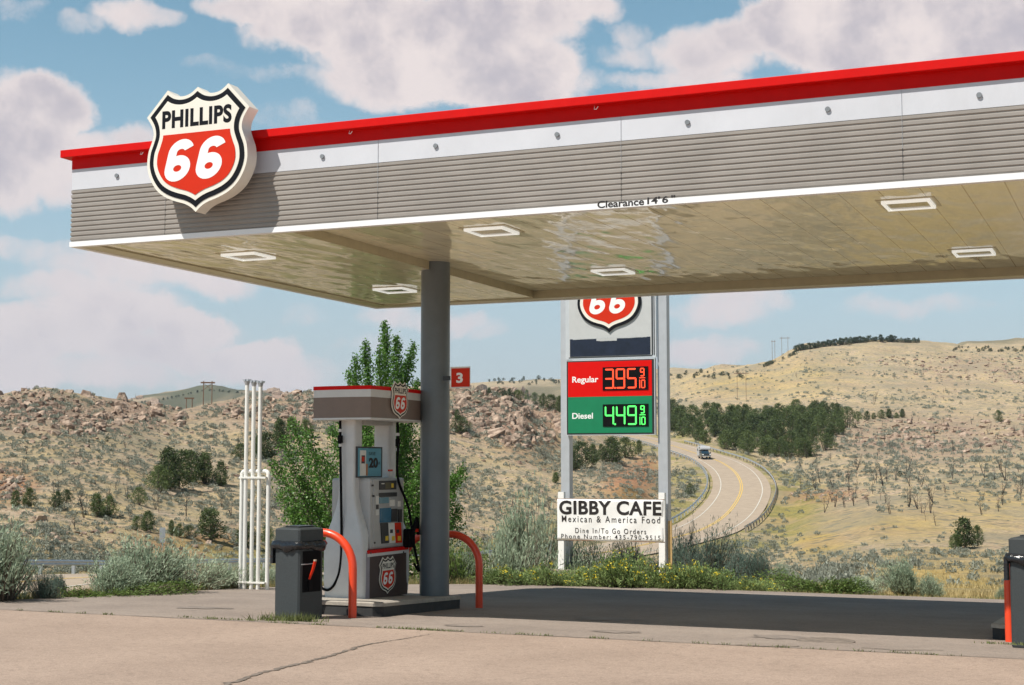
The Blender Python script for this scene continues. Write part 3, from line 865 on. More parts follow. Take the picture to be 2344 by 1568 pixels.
wood = wood * np.clip((fbm(TX / 70, TY / 70, 44, 4) + .12) * 6, 0, 1)


def build_terrain():
    me = arrays_mesh('hills', V, Q, [], None, True)
    # close the small hole under the camera
    for nm, arr in (('red', red), ('verge', verge), ('bank', bank), ('rocky', rocky), ('scrub', scrub), ('wood', wood)):
        at = me.attributes.new(nm, 'FLOAT', 'POINT'); at.data.foreach_set('value', arr.reshape(-1).astype(np.float32))
    m, N, L, b = _new('dry_hillside')
    ge = N.new('ShaderNodeNewGeometry')

    def noise(s, d=5, r=0.62):
        n = N.new('ShaderNodeTexNoise'); n.inputs['Scale'].default_value = s; n.inputs['Detail'].default_value = d; n.inputs['Roughness'].default_value = r
        L.new(ge.outputs['Position'], n.inputs['Vector']); return n.outputs[0]

    def mp(v, a, b_, c=0, d=1):
        n = N.new('ShaderNodeMapRange'); L.new(v, n.inputs[0])
        for i, x in ((1, a), (2, b_), (3, c), (4, d)): n.inputs[i].default_value = x
        return n.outputs[0]

    def mixc(f, a, b_):
        n = N.new('ShaderNodeMix'); n.data_type = 'RGBA'
        for i, v in ((0, f), (6, a), (7, b_)):
            if isinstance(v, tuple): n.inputs[i].default_value = v + (1,)
            else: L.new(v, n.inputs[i])
        return n.outputs[2]

    def mul(a, b_):
        n = N.new('ShaderNodeMath'); n.operation = 'MULTIPLY'
        for i, v in enumerate((a, b_)):
            if isinstance(v, (int, float)): n.inputs[i].default_value = v
            else: L.new(v, n.inputs[i])
        return n.outputs[0]

    def attr(n_):
        n = N.new('ShaderNodeAttribute'); n.attribute_name = n_; return n.outputs['Fac']
    grass = mixc(mp(noise(1.8, 6, .75), .38, .62), (0.42, 0.312, 0.158), (0.66, 0.51, 0.285))
    soil = mixc(mp(noise(1.1, 6, .75), .36, .64), (0.40, 0.285, 0.195), (0.66, 0.51, 0.375))
    c = mixc(mp(noise(0.22, 7, .7), .40, .60), grass, soil)
    gold = mixc(mp(noise(2.5, 5, .75), .38, .62), (0.40, 0.275, 0.085), (0.60, 0.44, 0.165))
    c = mixc(attr('bank'), c, gold)
    c = mixc(mp(noise(0.026, 6, .72), .47, .60, 0, .5), c, mixc(mp(noise(1.2, 5, .75), .38, .62), (0.27, 0.19, 0.13), (0.46, 0.345, 0.245)))
    # low grey-green scrub that the bushes do not cover, shade beneath it painted in
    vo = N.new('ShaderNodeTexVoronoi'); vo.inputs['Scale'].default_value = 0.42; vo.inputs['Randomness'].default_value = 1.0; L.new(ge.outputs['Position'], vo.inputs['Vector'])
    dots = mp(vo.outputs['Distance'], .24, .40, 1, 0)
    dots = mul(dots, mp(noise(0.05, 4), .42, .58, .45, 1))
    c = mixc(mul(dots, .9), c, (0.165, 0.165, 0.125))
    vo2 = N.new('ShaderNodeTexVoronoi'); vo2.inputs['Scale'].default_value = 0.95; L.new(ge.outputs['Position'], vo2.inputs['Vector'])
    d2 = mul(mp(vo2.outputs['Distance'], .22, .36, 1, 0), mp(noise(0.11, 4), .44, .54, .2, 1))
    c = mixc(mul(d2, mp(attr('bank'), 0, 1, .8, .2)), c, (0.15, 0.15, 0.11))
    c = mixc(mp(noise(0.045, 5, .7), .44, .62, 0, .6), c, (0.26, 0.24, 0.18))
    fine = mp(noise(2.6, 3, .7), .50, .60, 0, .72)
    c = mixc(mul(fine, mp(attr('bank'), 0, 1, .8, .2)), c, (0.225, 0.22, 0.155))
    rk = mixc(mp(noise(1.6, 7, .8), .40, .60), (0.20, 0.125, 0.092), (0.47, 0.345, 0.27))
    c = mixc(attr('rocky'), c, rk)
    c = mixc(mul(attr('red'), .85), c, mixc(mp(noise(1.3, 6, .7), .38, .62), (0.30, 0.135, 0.07), (0.44, 0.235, 0.135)))
    c = mixc(mul(attr('verge'), .75), c, mixc(mp(noise(1.5, 5, .7), .40, .60), (0.16, 0.165, 0.055), (0.36, 0.31, 0.105)))
    c = mixc(mul(attr('wood'), .85), c, (0.060, 0.080, 0.055))
    L.new(c, b.inputs['Base Color']); b.inputs['Roughness'].default_value = 1.0; b.inputs['Specular IOR Level'].default_value = 0.05
    bp = N.new('ShaderNodeBump'); bp.inputs['Strength'].default_value = 1.0; bp.inputs['Distance'].default_value = 0.35
    L.new(noise(1.4, 6, .75), bp.inputs['Height']); L.new(bp.outputs[0], b.inputs['Normal'])
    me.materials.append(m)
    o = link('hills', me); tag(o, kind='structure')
    return o


build_terrain()

# ------------------------------------------------------------ paved yard
LOTX0, LOTX1 = -70.0, 70.0


def yard():
    # front lot, level
    xs = np.linspace(LOTX0, LOTX1, 71); ys = np.linspace(-40, 14.6, 30)
    X, Y = np.meshgrid(xs, ys); P = np.stack([X, Y, np.zeros_like(X)], -1).reshape(-1, 3)
    n, m = len(xs), len(ys)
    F = [(j * n + i, j * n + i + 1, (j + 1) * n + i + 1, (j + 1) * n + i) for j in range(m - 1) for i in range(n - 1)]
    tag(link('parking_lot', arrays_mesh('parking_lot', P, F, [LOTM])), kind='structure')
    # yard under the canopy, falling to the back
    ys = np.linspace(14.6, 27.05, 26)
    lx = np.interp(ys, [14.6, 15.6, 17.7, 21.9, 24.7, 26.4, 26.97, 27.05], [-17.0, -14.6, -14.3, -14.05, -12.95, -11.5, -8.9, -8.2])
    rows = []
    for k, y in enumerate(ys):
        w = 0.09 * fbm(np.array([k * .7]), np.array([3.3]), 3)[0] * 2
        rows.append([(x, y + (0.22 * fbm(np.array([x * .6]), np.array([1.7]), 9, 3)[0] if k == len(ys) - 1 else 0), -0.042 * (y - 14.6) + 0.004 * (k > 0)) for x in np.concatenate([[lx[k] + w], np.linspace(lx[k] + 1, 60, 60)])])
    n = len(rows[0]); P = [p for r in rows for p in r]
    F = [(j * n + i, j * n + i + 1, (j + 1) * n + i + 1, (j + 1) * n + i) for j in range(len(ys) - 1) for i in range(n - 1)]
    tag(link('pavement', arrays_mesh('pavement', P, F, [PADM])), kind='structure')


yard()


def gz(x, y):
    return g_(y) if y > 14.6 else 0.0


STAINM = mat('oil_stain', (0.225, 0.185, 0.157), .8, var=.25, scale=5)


def crack(name, pts, w0, w1, seed, z=0.006):
    r = np.random.default_rng(seed); P = []
    pts = [Vector((p[0], p[1])) for p in pts]
    fine = []
    for i in range(len(pts) - 1):
        for k in range(14): fine.append(pts[i].lerp(pts[i + 1], k / 14))
    fine.append(pts[-1]); n = len(fine); Lf, Rt = [], []
    for i, p in enumerate(fine):
        t = (fine[min(i + 1, n - 1)] - fine[max(i - 1, 0)]).normalized(); nn = Vector((-t.y, t.x))
        w = (w0 + (w1 - w0) * i / n) * (0.55 + .8 * r.random()); p = p + nn * r.normal(0, (w0 + w1) * .14)
        Lf.append((p.x + nn.x * w / 2, p.y + nn.y * w / 2, gz(p.x, p.y) + z)); Rt.append((p.x - nn.x * w / 2, p.y - nn.y * w / 2, gz(p.x, p.y) + z))
    b = MB(); b.add(Lf + Rt, [(i, i + 1, n + i + 1, n + i) for i in range(n - 1)])
    tag(b.build(name, CRACKM), kind='structure')


def gp(x, y):
    return tuple(px(x, y, z=0.0)[:2])


crack('pavement_crack', [gp(500, 1575), gp(600, 1540), gp(680, 1521), (gp(735, 1508)), gp(800, 1488), gp(832, 1478)], 0.065, 0.04, 3)
crack('pavement_crack', [gp(832, 1478), gp(875, 1470), gp(930, 1462), gp(985, 1452)], 0.03, 0.015, 4)
crack('pavement_crack', [gp(1690, 1476), gp(1740, 1480), gp(1830, 1478)], 0.10, 0.05, 5)
crack('pavement_crack', [gp(1970, 1480), gp(2050, 1486), gp(2160, 1484)], 0.06, 0.05, 6)
crack('pavement_joint', [(-17.0, 14.62), (-12.5, 14.60), (-9.0, 14.63), (-4, 14.6), (2, 14.62), (12, 14.6)], 0.03, 0.03, 7)


b = MB(); q = gp(1890, 1459); b.cyl((0, 0), .30, -.02, .008, 28); tag(b.build('manhole_cover', CRACKM, None, (q[0], q[1], gz(*q) + .004)), kind='structure')
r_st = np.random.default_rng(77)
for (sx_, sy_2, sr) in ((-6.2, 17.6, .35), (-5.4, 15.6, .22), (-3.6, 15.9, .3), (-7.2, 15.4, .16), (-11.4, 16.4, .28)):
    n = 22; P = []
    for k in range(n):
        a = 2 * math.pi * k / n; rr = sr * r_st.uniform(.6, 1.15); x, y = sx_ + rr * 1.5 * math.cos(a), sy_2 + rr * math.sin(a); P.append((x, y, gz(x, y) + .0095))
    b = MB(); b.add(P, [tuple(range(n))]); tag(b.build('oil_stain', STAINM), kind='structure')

# ------------------------------------------------------------ road with markings
def ribbon(off0, off1, dz, i0=0, i1=None, step=1):
    i1 = len(RC) if i1 is None else i1
    idx = np.arange(i0, i1, step)
    a = np.column_stack([RC[idx, :2] + RN[idx] * off0, RC[idx, 2] + dz]); b_ = np.column_stack([RC[idx, :2] + RN[idx] * off1, RC[idx, 2] + dz])
    n = len(idx); return np.concatenate([a, b_]), [(i, i + 1, n + i + 1, n + i) for i in range(n - 1)]


v, f = ribbon(-5.1, 5.1, 0.0)
tag(link('road', arrays_mesh('road', v, f, [ROADM])), kind='structure')
mv = MB()
for o0, o1 in ((-3.72, -3.58), (3.58, 3.72)): mv.add(*ribbon(o0, o1, 0.02))
tag(mv.build('road_edge_line', MARKW), kind='structure')
mv = MB()
for o0, o1 in ((-0.24, -0.10), (0.10, 0.24)): mv.add(*ribbon(o0, o1, 0.02))
tag(mv.build('road_centre_line', MARKY), kind='structure')

# ------------------------------------------------------------ canopy
X0, X1, Y0, Y1 = -11.96, 13.6, 14.34, 22.14
STEPX = -8.93


def loop_profile(b, prof, closed=True):
    """sweep an (outwards, z) profile round the canopy with mitred corners"""
    rings = []
    for (sx, sy, cx, cy) in ((-1, -1, X0, Y0), (1, -1, X1, Y0), (1, 1, X1, Y1), (-1, 1, X0, Y1)):
        rings.append([(cx + sx * o, cy + sy * o, z) for o, z in prof])
    n = len(prof); Vv = [p for r in rings for p in r]; F = []
    m = n if closed else n - 1
    for i in range(4):
        j = (i + 1) % 4
        for k in range(m):
            F.append((i * n + k, i * n + (k + 1) % n, j * n + (k + 1) % n, j * n + k))
    b.add(Vv, F)


def build_canopy():
    root = empty('gas_station_canopy', (STEPX, 18.24, gz(0, 18.24)))
    tag(root, 'long flat filling station canopy with red, white and grey corrugated fascia on round grey column', 'canopy')
    root_inv = Vector(root.location)

    def put(b, name, m, bevel=0, parent=root):
        o = b.build(name, m, parent, None, bevel)
        o.location = (0, 0, 0) if parent is not root else tuple(-root_inv)
        return o
    b = MB(); loop_profile(b, [(-.10, 5.508), (.10, 5.508), (.10, 5.600), (-.10, 5.612)]); put(b, 'fascia_cap', RED, .006)
    b = MB(); loop_profile(b, [(-.08, 5.372), (0.0, 5.372), (0.0, 5.508), (-.08, 5.507)]); put(b, 'red_band', RED)
    b = MB(); loop_profile(b, [(-.08, 5.119), (-.003, 5.119), (-.003, 5.372), (-.08, 5.371)]); put(b, 'white_band', WHITE)
    prof = []
    nr_ = 11; z0, z1 = 4.482, 5.118; p = (z1 - z0) / nr_
    for k in range(nr_):
        a = z0 + k * p
        prof += [(-.009, a), (-.010, a + p * .20), (0.0, a + p * .38), (0.0, a + p * .90)]
    prof += [(-.016, z1), (-.08, z1), (-.08, z0)]
    b = MB(); loop_profile(b, prof); put(b, 'corrugated_panel', GREYC)
    b = MB(); loop_profile(b, [(-.08, 4.42), (.006, 4.42), (.006, 4.481), (-.08, 4.480)]); put(b, 'bottom_trim', TRIMW)
    # seams between the fascia sheets
    for k in range(0, 9):
        x = -10.573 + 2.8359 * k
        b = MB(); b.box((x - .0022, Y0 - .001, 4.49), (x + .0022, Y0 + .003, 4.80)); put(b, 'panel_seam', DARK)
        b = MB(); b.box((x - .001, Y0 - .0035, 4.802), (x + .001, Y0 + .003, 5.37)); put(b, 'panel_seam', GALV)
    for k in range(0, 18):
        x = -11.2822 + 1.4187 * k
        b = MB(); b.tube([(x, Y0 + .01, 5.245), (x, Y0 - .016, 5.245)], .026, 10); put(b, 'bolt', mat('bolt_grey', (.20, .22, .24), .5))
    for (hx, hy) in ((322, 340), (800, 289), (1362, 229)):
        q = px(hx, hy, Y=Y0 - .06)
        b = MB(); b.tube([(q[0] - .02, Y0 - .02, 5.505), (q[0] - .012, Y0 - .05, 5.465), (q[0] + .012, Y0 - .055, 5.46), (q[0] + .03, Y0 - .05, 5.49)], .004, 6); put(b, 'wire_hook', TRIMW)
    # roof deck, soffit in two levels, flange round the edge
    b = MB(); b.box((X0 + .09, Y0 + .09, 5.30), (X1 - .09, Y1 - .09, 5.36)); put(b, 'roof_deck', TRIMW)
    fl = .34
    b = MB()
    xs = [X0 + .082, X0 + fl, X1 - fl, X1 - .082]; ys = [Y0 + .082, Y0 + .10, Y1 - fl, Y1 - .082]
    b.box((xs[0], ys[0], 4.426), (xs[1], ys[3], 4.59)); b.box((xs[1], ys[2], 4.4265), (xs[2], ys[3], 4.591)); b.box((xs[2], ys[0], 4.426), (xs[3], ys[3], 4.59))
    put(b, 'soffit_flange', FLANGE)
    b = MB(); b.box((xs[1] + .012, ys[0], 4.442), (STEPX - .02, ys[2] - .012, 4.48))
    b.box((STEPX, ys[0], 4.552), (xs[2] - .012, ys[2] - .012, 4.59)); put(b, 'soffit', SOFF)
    b = MB(); b.box((STEPX - .018, ys[0], 4.4405), (STEPX - .002, ys[2] - .012, 4.60)); put(b, 'soffit_step', FLANGE)
    b = MB(); b.box((xs[0], ys[0], 4.60), (xs[3], ys[3], 4.62)); put(b, 'soffit_backing', DARK)
    for cx in (STEPX, -0.25):
        base = gz(cx, 18.24)
        b = MB(); b.cyl((cx, 18.24), .2, base + .10, 4.58, 40); put(b, 'column', COLM)
    b = MB()
    q0 = px(1368, 474, Y=Y0); q1 = px(1477, 455, Y=Y0)
    fn = lambda u, v, d: (u, Y0 - .006 - d, v)
    zt = 4.425
    text(b, 'Clearance', q0[0], zt + .004, q1[0] - .01, zt + .080, fn, .0015, offset=.024)
    text(b, "14'", px(1482, 460, Y=Y0)[0], zt + .010, px(1511, 460, Y=Y0)[0], zt + .082, fn, .0015, offset=.024)
    text(b, '6', px(1516, 460, Y=Y0)[0], zt + .010, px(1530, 460, Y=Y0)[0], zt + .082, fn, .0015, offset=.024)
    text(b, '"', px(1537, 460, Y=Y0)[0], zt + .058, px(1546, 460, Y=Y0)[0], zt + .085, fn, .003, offset=.02)
    put(b, 'lettering', TXTK)


build_canopy()

# shield on the fascia
r_ = empty('shield_sign', (-9.895, Y0 - .22, 5.386))
tag(r_, 'large red, white and black shield sign reading PHILLIPS 66 hung on the canopy fascia', 'sign')
shield('shield', lambda u, v, d: (u, -d + .06, v), 1.0, 0.19, r_, 0.006)
b = MB(); b.box((-.25, .0, -.25), (.25, .19, -.15)); b.box((-.25, .0, .2), (.25, .19, .3)); b.build('bracket', DARK, r_)


# lights under the canopy
def ceiling_light():
    root = empty('ceiling_light')
    tag(root, 'square white-framed light set in the canopy soffit', 'ceiling light', 'lights in the canopy soffit')
    b = MB(); s, t = .25, .034
    b.box((-s, -s, -.035), (s, -s + t, .01)); b.box((-s, s - t, -.035), (s, s, .01)); b.box((-s, -s + t, -.034), (-s + t, s - t, .01)); b.box((s - t, -s + t, -.034), (s, s - t, .01))
    b.build('frame', mat('light_frame', (0.93, 0.95, 0.92), 0.25, var=.02, emit=0.45), root)
    b = MB(); b.box((-s + t, -s + t, -.02), (s - t, s - t, .008)); b.build('lens', mat('light_lens', (0.42, 0.39, 0.29), 0.06, var=.03), root)
    b = MB(); b.box((-s - .05, -s - .05, -.004), (s + .05, s + .05, .004)); b.build('surround', FLANGE, root)
    return root


def copy_tree(o, parent=None):
    c = o.copy(); COL.objects.link(c)
    if parent is not None: c.parent = parent
    for ch in list(o.children): copy_tree(ch, c)
    return c


pl_ = ceiling_light()
lab = {0: 'square white-framed soffit light nearest the shield sign', 1: 'square soffit light between column and canopy front edge, over the clearance notice side', 2: 'square soffit light behind the column line, just above the pump', 3: 'square soffit light straight above the tall price sign', 4: 'square soffit light over the open yard near the canopy front edge', 5: 'square soffit light over the open yard near the canopy back edge'}
first = True
for k, (lx, ly) in enumerate([(-10.43, 15.9), (-7.05, 15.9), (-10.43, 19.9), (-6.95, 19.95), (-2.25, 15.98), (-2.0, 19.98), (2.6, 15.98), (2.7, 19.98)]):
    o = pl_ if first else copy_tree(pl_)
    first = False
    o.location = (lx, ly, 4.44 if lx < STEPX else 4.55)
    o['label'] = lab.get(k, 'square white-framed soffit light beyond the right side of the picture')

# ------------------------------------------------------------ pump island, pump and what stands by it
PXF = -9.25                      # plane of the face that looks right


def build_island(name, x0, x1, y0, y1, label):
    root = empty(name, ((x0 + x1) / 2, (y0 + y1) / 2, gz(0, (y0 + y1) / 2)))
    tag(root, label, 'pump island')
    c = Vector(root.location)

    def ring(e, dz):
        o = []
        ch = .10
        P = [(x0 - e + ch, y0 - e), (x1 + e - ch, y0 - e), (x1 + e, y0 - e + ch), (x1 + e, y1 + e - ch), (x1 + e - ch, y1 + e), (x0 - e + ch, y1 + e), (x0 - e, y1 + e - ch), (x0 - e, y0 - e + ch)]
        return [(x - c.x, y - c.y, gz(x, y) + dz - c.z) for x, y in P]
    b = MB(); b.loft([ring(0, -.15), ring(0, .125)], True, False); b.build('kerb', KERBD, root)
    b = MB(); b.loft([ring(.012, .126), ring(.012, .165), ring(-.01, .178)], True, False); b.build('top', KERB, root)
    return root


build_island('pump_island', -10.15, -8.68, 16.22, 18.62, 'low raised concrete island carrying the fuel pump and column')
build_island('pump_island', -1.62, 0.3, 17.0, 19.2, 'low raised concrete island mostly hidden behind the right-hand bin')


def build_pump():
    IZ = gz(0, 17.45) + .172
    root = empty('fuel_pump', (-9.55, 17.45, IZ))
    tag(root, 'silver fuel pump with two tall uprights, curved overhead valance and dark brown base', 'fuel pump')
    c = Vector(root.location)
    xa, xb, ya, yb = -9.85, PXF, 16.90, 18.08
    sc = PXF / -9.12
    L_ = lambda p: (p[0] - c.x, p[1] - c.y, p[2] - c.z)

    def put(b, name, m, parent=root, bevel=0):
        b.v = [L_(p) for p in b.v]
        return b.build(name, m, parent, None, bevel)
    zz = lambda X, Y: px((1000 + X / 2.6125) / 1.4147, (1420 + Y / 2.6125) / 1.4147, X=PXF)
    bot = gz(0, 17.45) + .17

    def rrect(cx, cy, hx, hy, r, z, n=5):
        P = []
        for (sx, sy, a0) in ((1, 1, 0), (-1, 1, 90), (-1, -1, 180), (1, -1, 270)):
            for k in range(n):
                a = math.radians(a0 + 90 * k / (n - 1))
                P.append((cx + sx * (hx - r) + r * math.cos(a), cy + sy * (hy - r) + r * math.sin(a), z))
        return P
    mx, my = (xa + xb) / 2, (ya + yb) / 2
    # lower cabinet
    zs = zz(438, 970)[2]
    b = MB(); b.box((xa + .002, ya + .05, bot), (xb - .002, yb - .01, zs)); put(b, 'cabinet', BROWN)
    b = MB()
    for x in (xa, xb): b.box((x - .004, ya + .004, bot), (x + .004, ya + .095, zs))
    put(b, 'corner_strip', PURP)
    zr0, zr1 = zz(640, 975)[2], zz(640, 932)[2]
    b = MB(); b.box((xa - .008, ya + .03, zr0 + .022), (xb + .008, yb, zr1)); put(b, 'red_stripe', RED)
    b = MB(); b.box((xa - .006, ya + .031, zr0 - .018), (xb + .006, yb - .001, zr0 + .021)); put(b, 'white_stripe', PUMPL)
    # bottle shaped skirts at both ends, running up into the uprights
    secs = [(bot, .295, -.03, .06), (bot + .25, .30, -.06, .07), (zr1 - .02, .30, -.06, .08), (zr1 + .12, .285, -.055, .12), (zr1 + .26, .25, -.04, .19), (zr1 + .40, .20, -.02, .22), (zr1 + .54, .155, -.005, .23), (zr1 + .66, .130, 0, .23), (1.45, .122, 0, .23), (1.62, .12, 0, .23), (2.42, .118, 0, .23)]
    for s, ye in ((1, ya), (-1, yb)):
        b = MB()
        b.loft([rrect(mx, ye + s * (e0 + e1) / 2, hx, (e1 - e0) / 2, min(.04, (e1 - e0) * .45), z) for z, hx, e0, e1 in secs], True, True)
        put(b, 'upright', PUMPL)
    # mid body with the display
    zb, zt_ = zr1 + .002, zz(600, 335)[2]
    b = MB(); b.box((xa + .012, ya + .13, zb), (xb - .012, yb - .10, zt_)); put(b, 'display_housing', PUMPG, bevel=.03)
    # raised face plate with rounded edge
    b = MB(); b.box((xb - .03, ya + .20, zb + .02), (xb, yb - .16, zt_ - .015)); put(b, 'face_plate', PUMPG, bevel=.012)

    def face(name, m, A, B, d=.006, parent=root, sl=0.0):
        p, q = zz(*A), zz(*B)
        bb = MB()
        if sl:
            y0_, y1_ = sorted((p[1], q[1])); z0_, z1_ = sorted((p[2], q[2]))
            bb.prism([(y0_ + sl, z0_), (y1_ + sl, z0_), (y1_, z1_), (y0_, z1_)], -.01, d, lambda u, v, dd: (PXF + dd, u, v))
        else:
            bb.box((PXF - .01, p[1], p[2]), (PXF + d, q[1], q[2]))
        return put(bb, name, m, parent)
    pd = face('price_display', DARK, (595, 358), (735, 430), .012)
    face('digits', mat('lcd', (0.10, 0.09, 0.05), .3), (640, 372), (688, 424), .014)
    face('label', YEL, (692, 380), (710, 415), .014)
    face('label', PAPER, (608, 378), (632, 386), .014)
    face('card_slot', DARK, (592, 460), (742, 490), .008)
    face('receipt_window', SCRL, (594, 500), (672, 546), .010)
    face('label', PAPER, (684, 520), (722, 570), .010)
    face('screen', SCRB, (600, 590), (690, 706), .012)
    face('keypad', DARK, (694, 596), (742, 702), .014)
    face('label', PAPER, (567, 488), (590, 555), .005); face('label', DARK, (568, 562), (588, 596), .005); face('label', PAPER, (569, 602), (590, 648), .005)
    face('label', PAPER, (752, 530), (776, 575), .006); face('card_reader', DARK, (752, 600), (778, 705), .02)
    for (A, B, m) in (((604, 716), (662, 884), DARK), ((666, 716), (716, 882), PAPER), ((720, 714), (772, 880), SHR)):
        face('grade_button', m, A, B, .014, sl=.035)
    for X, m in ((652, YEL), (706, YEL), (757, YEL)): face('octane_label', m, (X - 12, 826), (X + 12, 862), .018)
    for X, m in ((690, DARK), (743, DARK)): face('push_button', m, (X - 10, 770), (X + 10, 798), .020)
    for X, Y in ((540, 397), (548, 487), (555, 882), (520, 968), (797, 960)):
        p = zz(X, Y); bb = MB(); bb.tube([(PXF - .01, p[1], p[2]), (PXF + .012, p[1], p[2])], .013, 10); put(bb, 'lock', DARK)
    # nozzles in their boots on both sides and hoses
    for sx in (1,):
        q = zz(828, 800)
        bb = MB(); bb.box((PXF - .01, q[1] - .09, q[2] - .19), (PXF + .10, q[1] + .07, q[2] + .06)); nb = put(bb, 'nozzle_boot', BLACK, bevel=.02)
        bb = MB(); bb.tube([(PXF + .06, q[1] - .02, q[2] - .12), (PXF + .12, q[1] - .02, q[2] + .05), (PXF + .16, q[1] - .01, q[2] + .20), (PXF + .14, q[1] + .06, q[2] + .10), (PXF + .13, q[1] + .09, q[2] - .02)], [.028, .035, .032, .026, .022], 10); put(bb, 'nozzle', BLACK, nb)
        bb = MB(); bb.box((PXF + .14, q[1] - .03, q[2] + .02), (PXF + .17, q[1] + .02, q[2] + .06)); put(bb, 'handle', SHR, nb)
    def hose(pts, r=.017):
        P = [tuple(p) for p in cr3(pts, 8)]
        bb = MB(); bb.tube(P, r, 10); return put(bb, 'hose', BLACK)
    Yn = ya - .035
    top = 2.36 * 1.0
    e = lambda X, Y: px((1000 + X / 2.6125) / 1.4147, (1420 + Y / 2.6125) / 1.4147, Y=Yn - .02)
    z4e = lambda X, Y: px((1000 + X / 4.688) / 1.4147, (1220 + Y / 4.688) / 1.4147, Y=Yn - .02)
    P = [z4e(478, 665), z4e(478, 900), e(267, 90), e(272, 400), e(276, 700), e(276, 900), e(272, 1020), e(255, 1140), e(215, 1235), e(170, 1278), e(128, 1276), e(104, 1255)]
    hose(P)
    bb = MB(); q = z4e(478, 950); bb.tube([(q[0], q[1], q[2] + .05), (q[0], q[1], q[2] - .05)], .034, 12); put(bb, 'breakaway', BLACK)
    for yy in (815, 1040):
        q = z4e(478, yy); bb = MB(); bb.tube([(q[0], q[1], q[2] + .018), (q[0], q[1], q[2] - .018)], .021, 12); put(bb, 'hose_collar', PUMPL)
    # second hose at the far end of the right face
    z4x = lambda X, Y: px((1000 + X / 4.688) / 1.4147, (1220 + Y / 4.688) / 1.4147, X=PXF - .02)
    q0 = z4x(1348, 690); q1 = zz(742, 330)
    hose([q0, (q0[0] + .01, q0[1], (q0[2] * .6 + q1[2] * .4)), (PXF + .02, q1[1], q1[2]), (PXF + .03, yb - .05, 1.2), (PXF + .06, yb + .05, .72), (PXF + .10, yb + .10, .45), (PXF + .14, yb + .04, .36), (PXF + .12, yb - .05, .46)])
    for yy in (875, 1105):
        q = z4x(1350, yy); bb = MB(); bb.tube([(q[0] + .0, q[1], q[2] + .02), (q[0], q[1], q[2] - .02)], .024, 12); put(bb, 'hose_collar', PUMPL)
    q = z4x(1350, 1000); bb = MB(); bb.tube([(q[0], q[1], q[2] + .05), (q[0], q[1], q[2] - .05)], .032, 12); put(bb, 'breakaway', BLACK)
    # poster between the uprights
    yc0, yc1 = ya + .22, yb - .34
    pz = lambda X, Y: px((1050 + X / 3.92) / 1.4147, (1150 + Y / 3.92) / 1.4147, X=-9.40)
    p, q = pz(455, 1160), pz(738, 1552)
    ad = MB(); ad.box((-9.46, p[1] - .06, q[2]), (-9.402, q[1], p[2])); pf = put(ad, 'poster_frame', DARK)
    ip, iq = pz(460, 1180), pz(718, 1535)
    bb = MB(); bb.box((-9.41, p[1] - .05, iq[2]), (-9.397, iq[1], ip[2])); put(bb, 'poster', BLUE, pf)
    a, bq = pz(462, 1208), pz(524, 1530); bb = MB(); bb.box((-9.41, a[1] - .02, bq[2]), (-9.394, bq[1], a[2])); put(bb, 'poster_panel', PAPER, pf)
    a, bq = pz(468, 1272), pz(510, 1375); bb = MB(); bb.box((-9.41, a[1], bq[2]), (-9.392, bq[1], a[2])); put(bb, 'poster_panel', mat('poster_dark', (0.05, .015, .02), .4), pf)
    a, bq = pz(470, 1290), pz(502, 1350); bb = MB(); bb.box((-9.41, a[1], bq[2]), (-9.391, bq[1], a[2])); put(bb, 'poster_panel', SHR, pf)
    a, bq = pz(528, 1380), pz(546, 1530); bb = MB(); bb.box((-9.41, a[1], bq[2]), (-9.393, bq[1], a[2])); put(bb, 'poster_panel', mat('poster_orange', (0.42, .16, .05), .4), pf)
    fnp = lambda u, v, d: (-9.397 + d, u, v)
    bb = MB(); a, bq = pz(560, 1432), pz(678, 1303); text(bb, '20', a[1], a[2], bq[1], bq[2], fnp, .004, offset=.05)
    a, bq = pz(562, 1270), pz(645, 1232); text(bb, 'SAVE', a[1], a[2], bq[1], bq[2], fnp, .004, offset=.0)
    a, bq = pz(684, 1395), pz(700, 1350); text(bb, '\u00a2', a[1], a[2], bq[1], bq[2], fnp, .004, offset=.02)
    put(bb, 'lettering', TXTK, pf)
    # small decals on the far upright
    a, bq = pz(848, 1452), pz(892, 1474); bb = MB(); bb.box((mx + .10, a[1], bq[2]), (mx + .124, bq[1], a[2])); put(bb, 'decal', SHR)
    a, bq = pz(858, 1478), pz(886, 1530); bb = MB(); bb.box((mx + .10, a[1], bq[2]), (mx + .123, bq[1], a[2])); put(bb, 'decal', PAPER)
    # overhead valance
    vx0, vx1, vy0, vy1 = -9.94, -9.10, 16.72, 18.22
    zv = lambda X, Y: px((1000 + X / 4.688) / 1.4147, (1220 + Y / 4.688) / 1.4147, X=-9.10)[2]
    zB, zW, zR, zT = zv(965, 622), zv(965, 305), zv(965, 190), zv(965, 133)

    def bow(z, e=0.0):
        P = []
        n = 8
        hx, hy = (vx1 - vx0) / 2 + e, (vy1 - vy0) / 2 + e
        cx, cy = (vx0 + vx1) / 2, (vy0 + vy1) / 2
        bo = .045
        for k in range(n): t = -1 + 2 * k / n; P.append((cx + t * hx, cy - hy - bo * (1 - t * t), z))
        for k in range(n): t = -1 + 2 * k / n; P.append((cx + hx + bo * (1 - t * t), cy + t * hy, z))
        for k in range(n): t = 1 - 2 * k / n; P.append((cx + t * hx, cy + hy + bo * (1 - t * t), z))
        for k in range(n): t = 1 - 2 * k / n; P.append((cx - hx - bo * (1 - t * t), cy + t * hy, z))
        return P
    va = MB(); va.loft([bow(zB, -.03), bow(zB + .001), bow(zW)], True, False); vo = put(va, 'valance', VALG)
    bb = MB(); bb.loft([bow(zW + .0005), bow(zR)], True, False); put(bb, 'valance_white_band', PUMPL, vo)
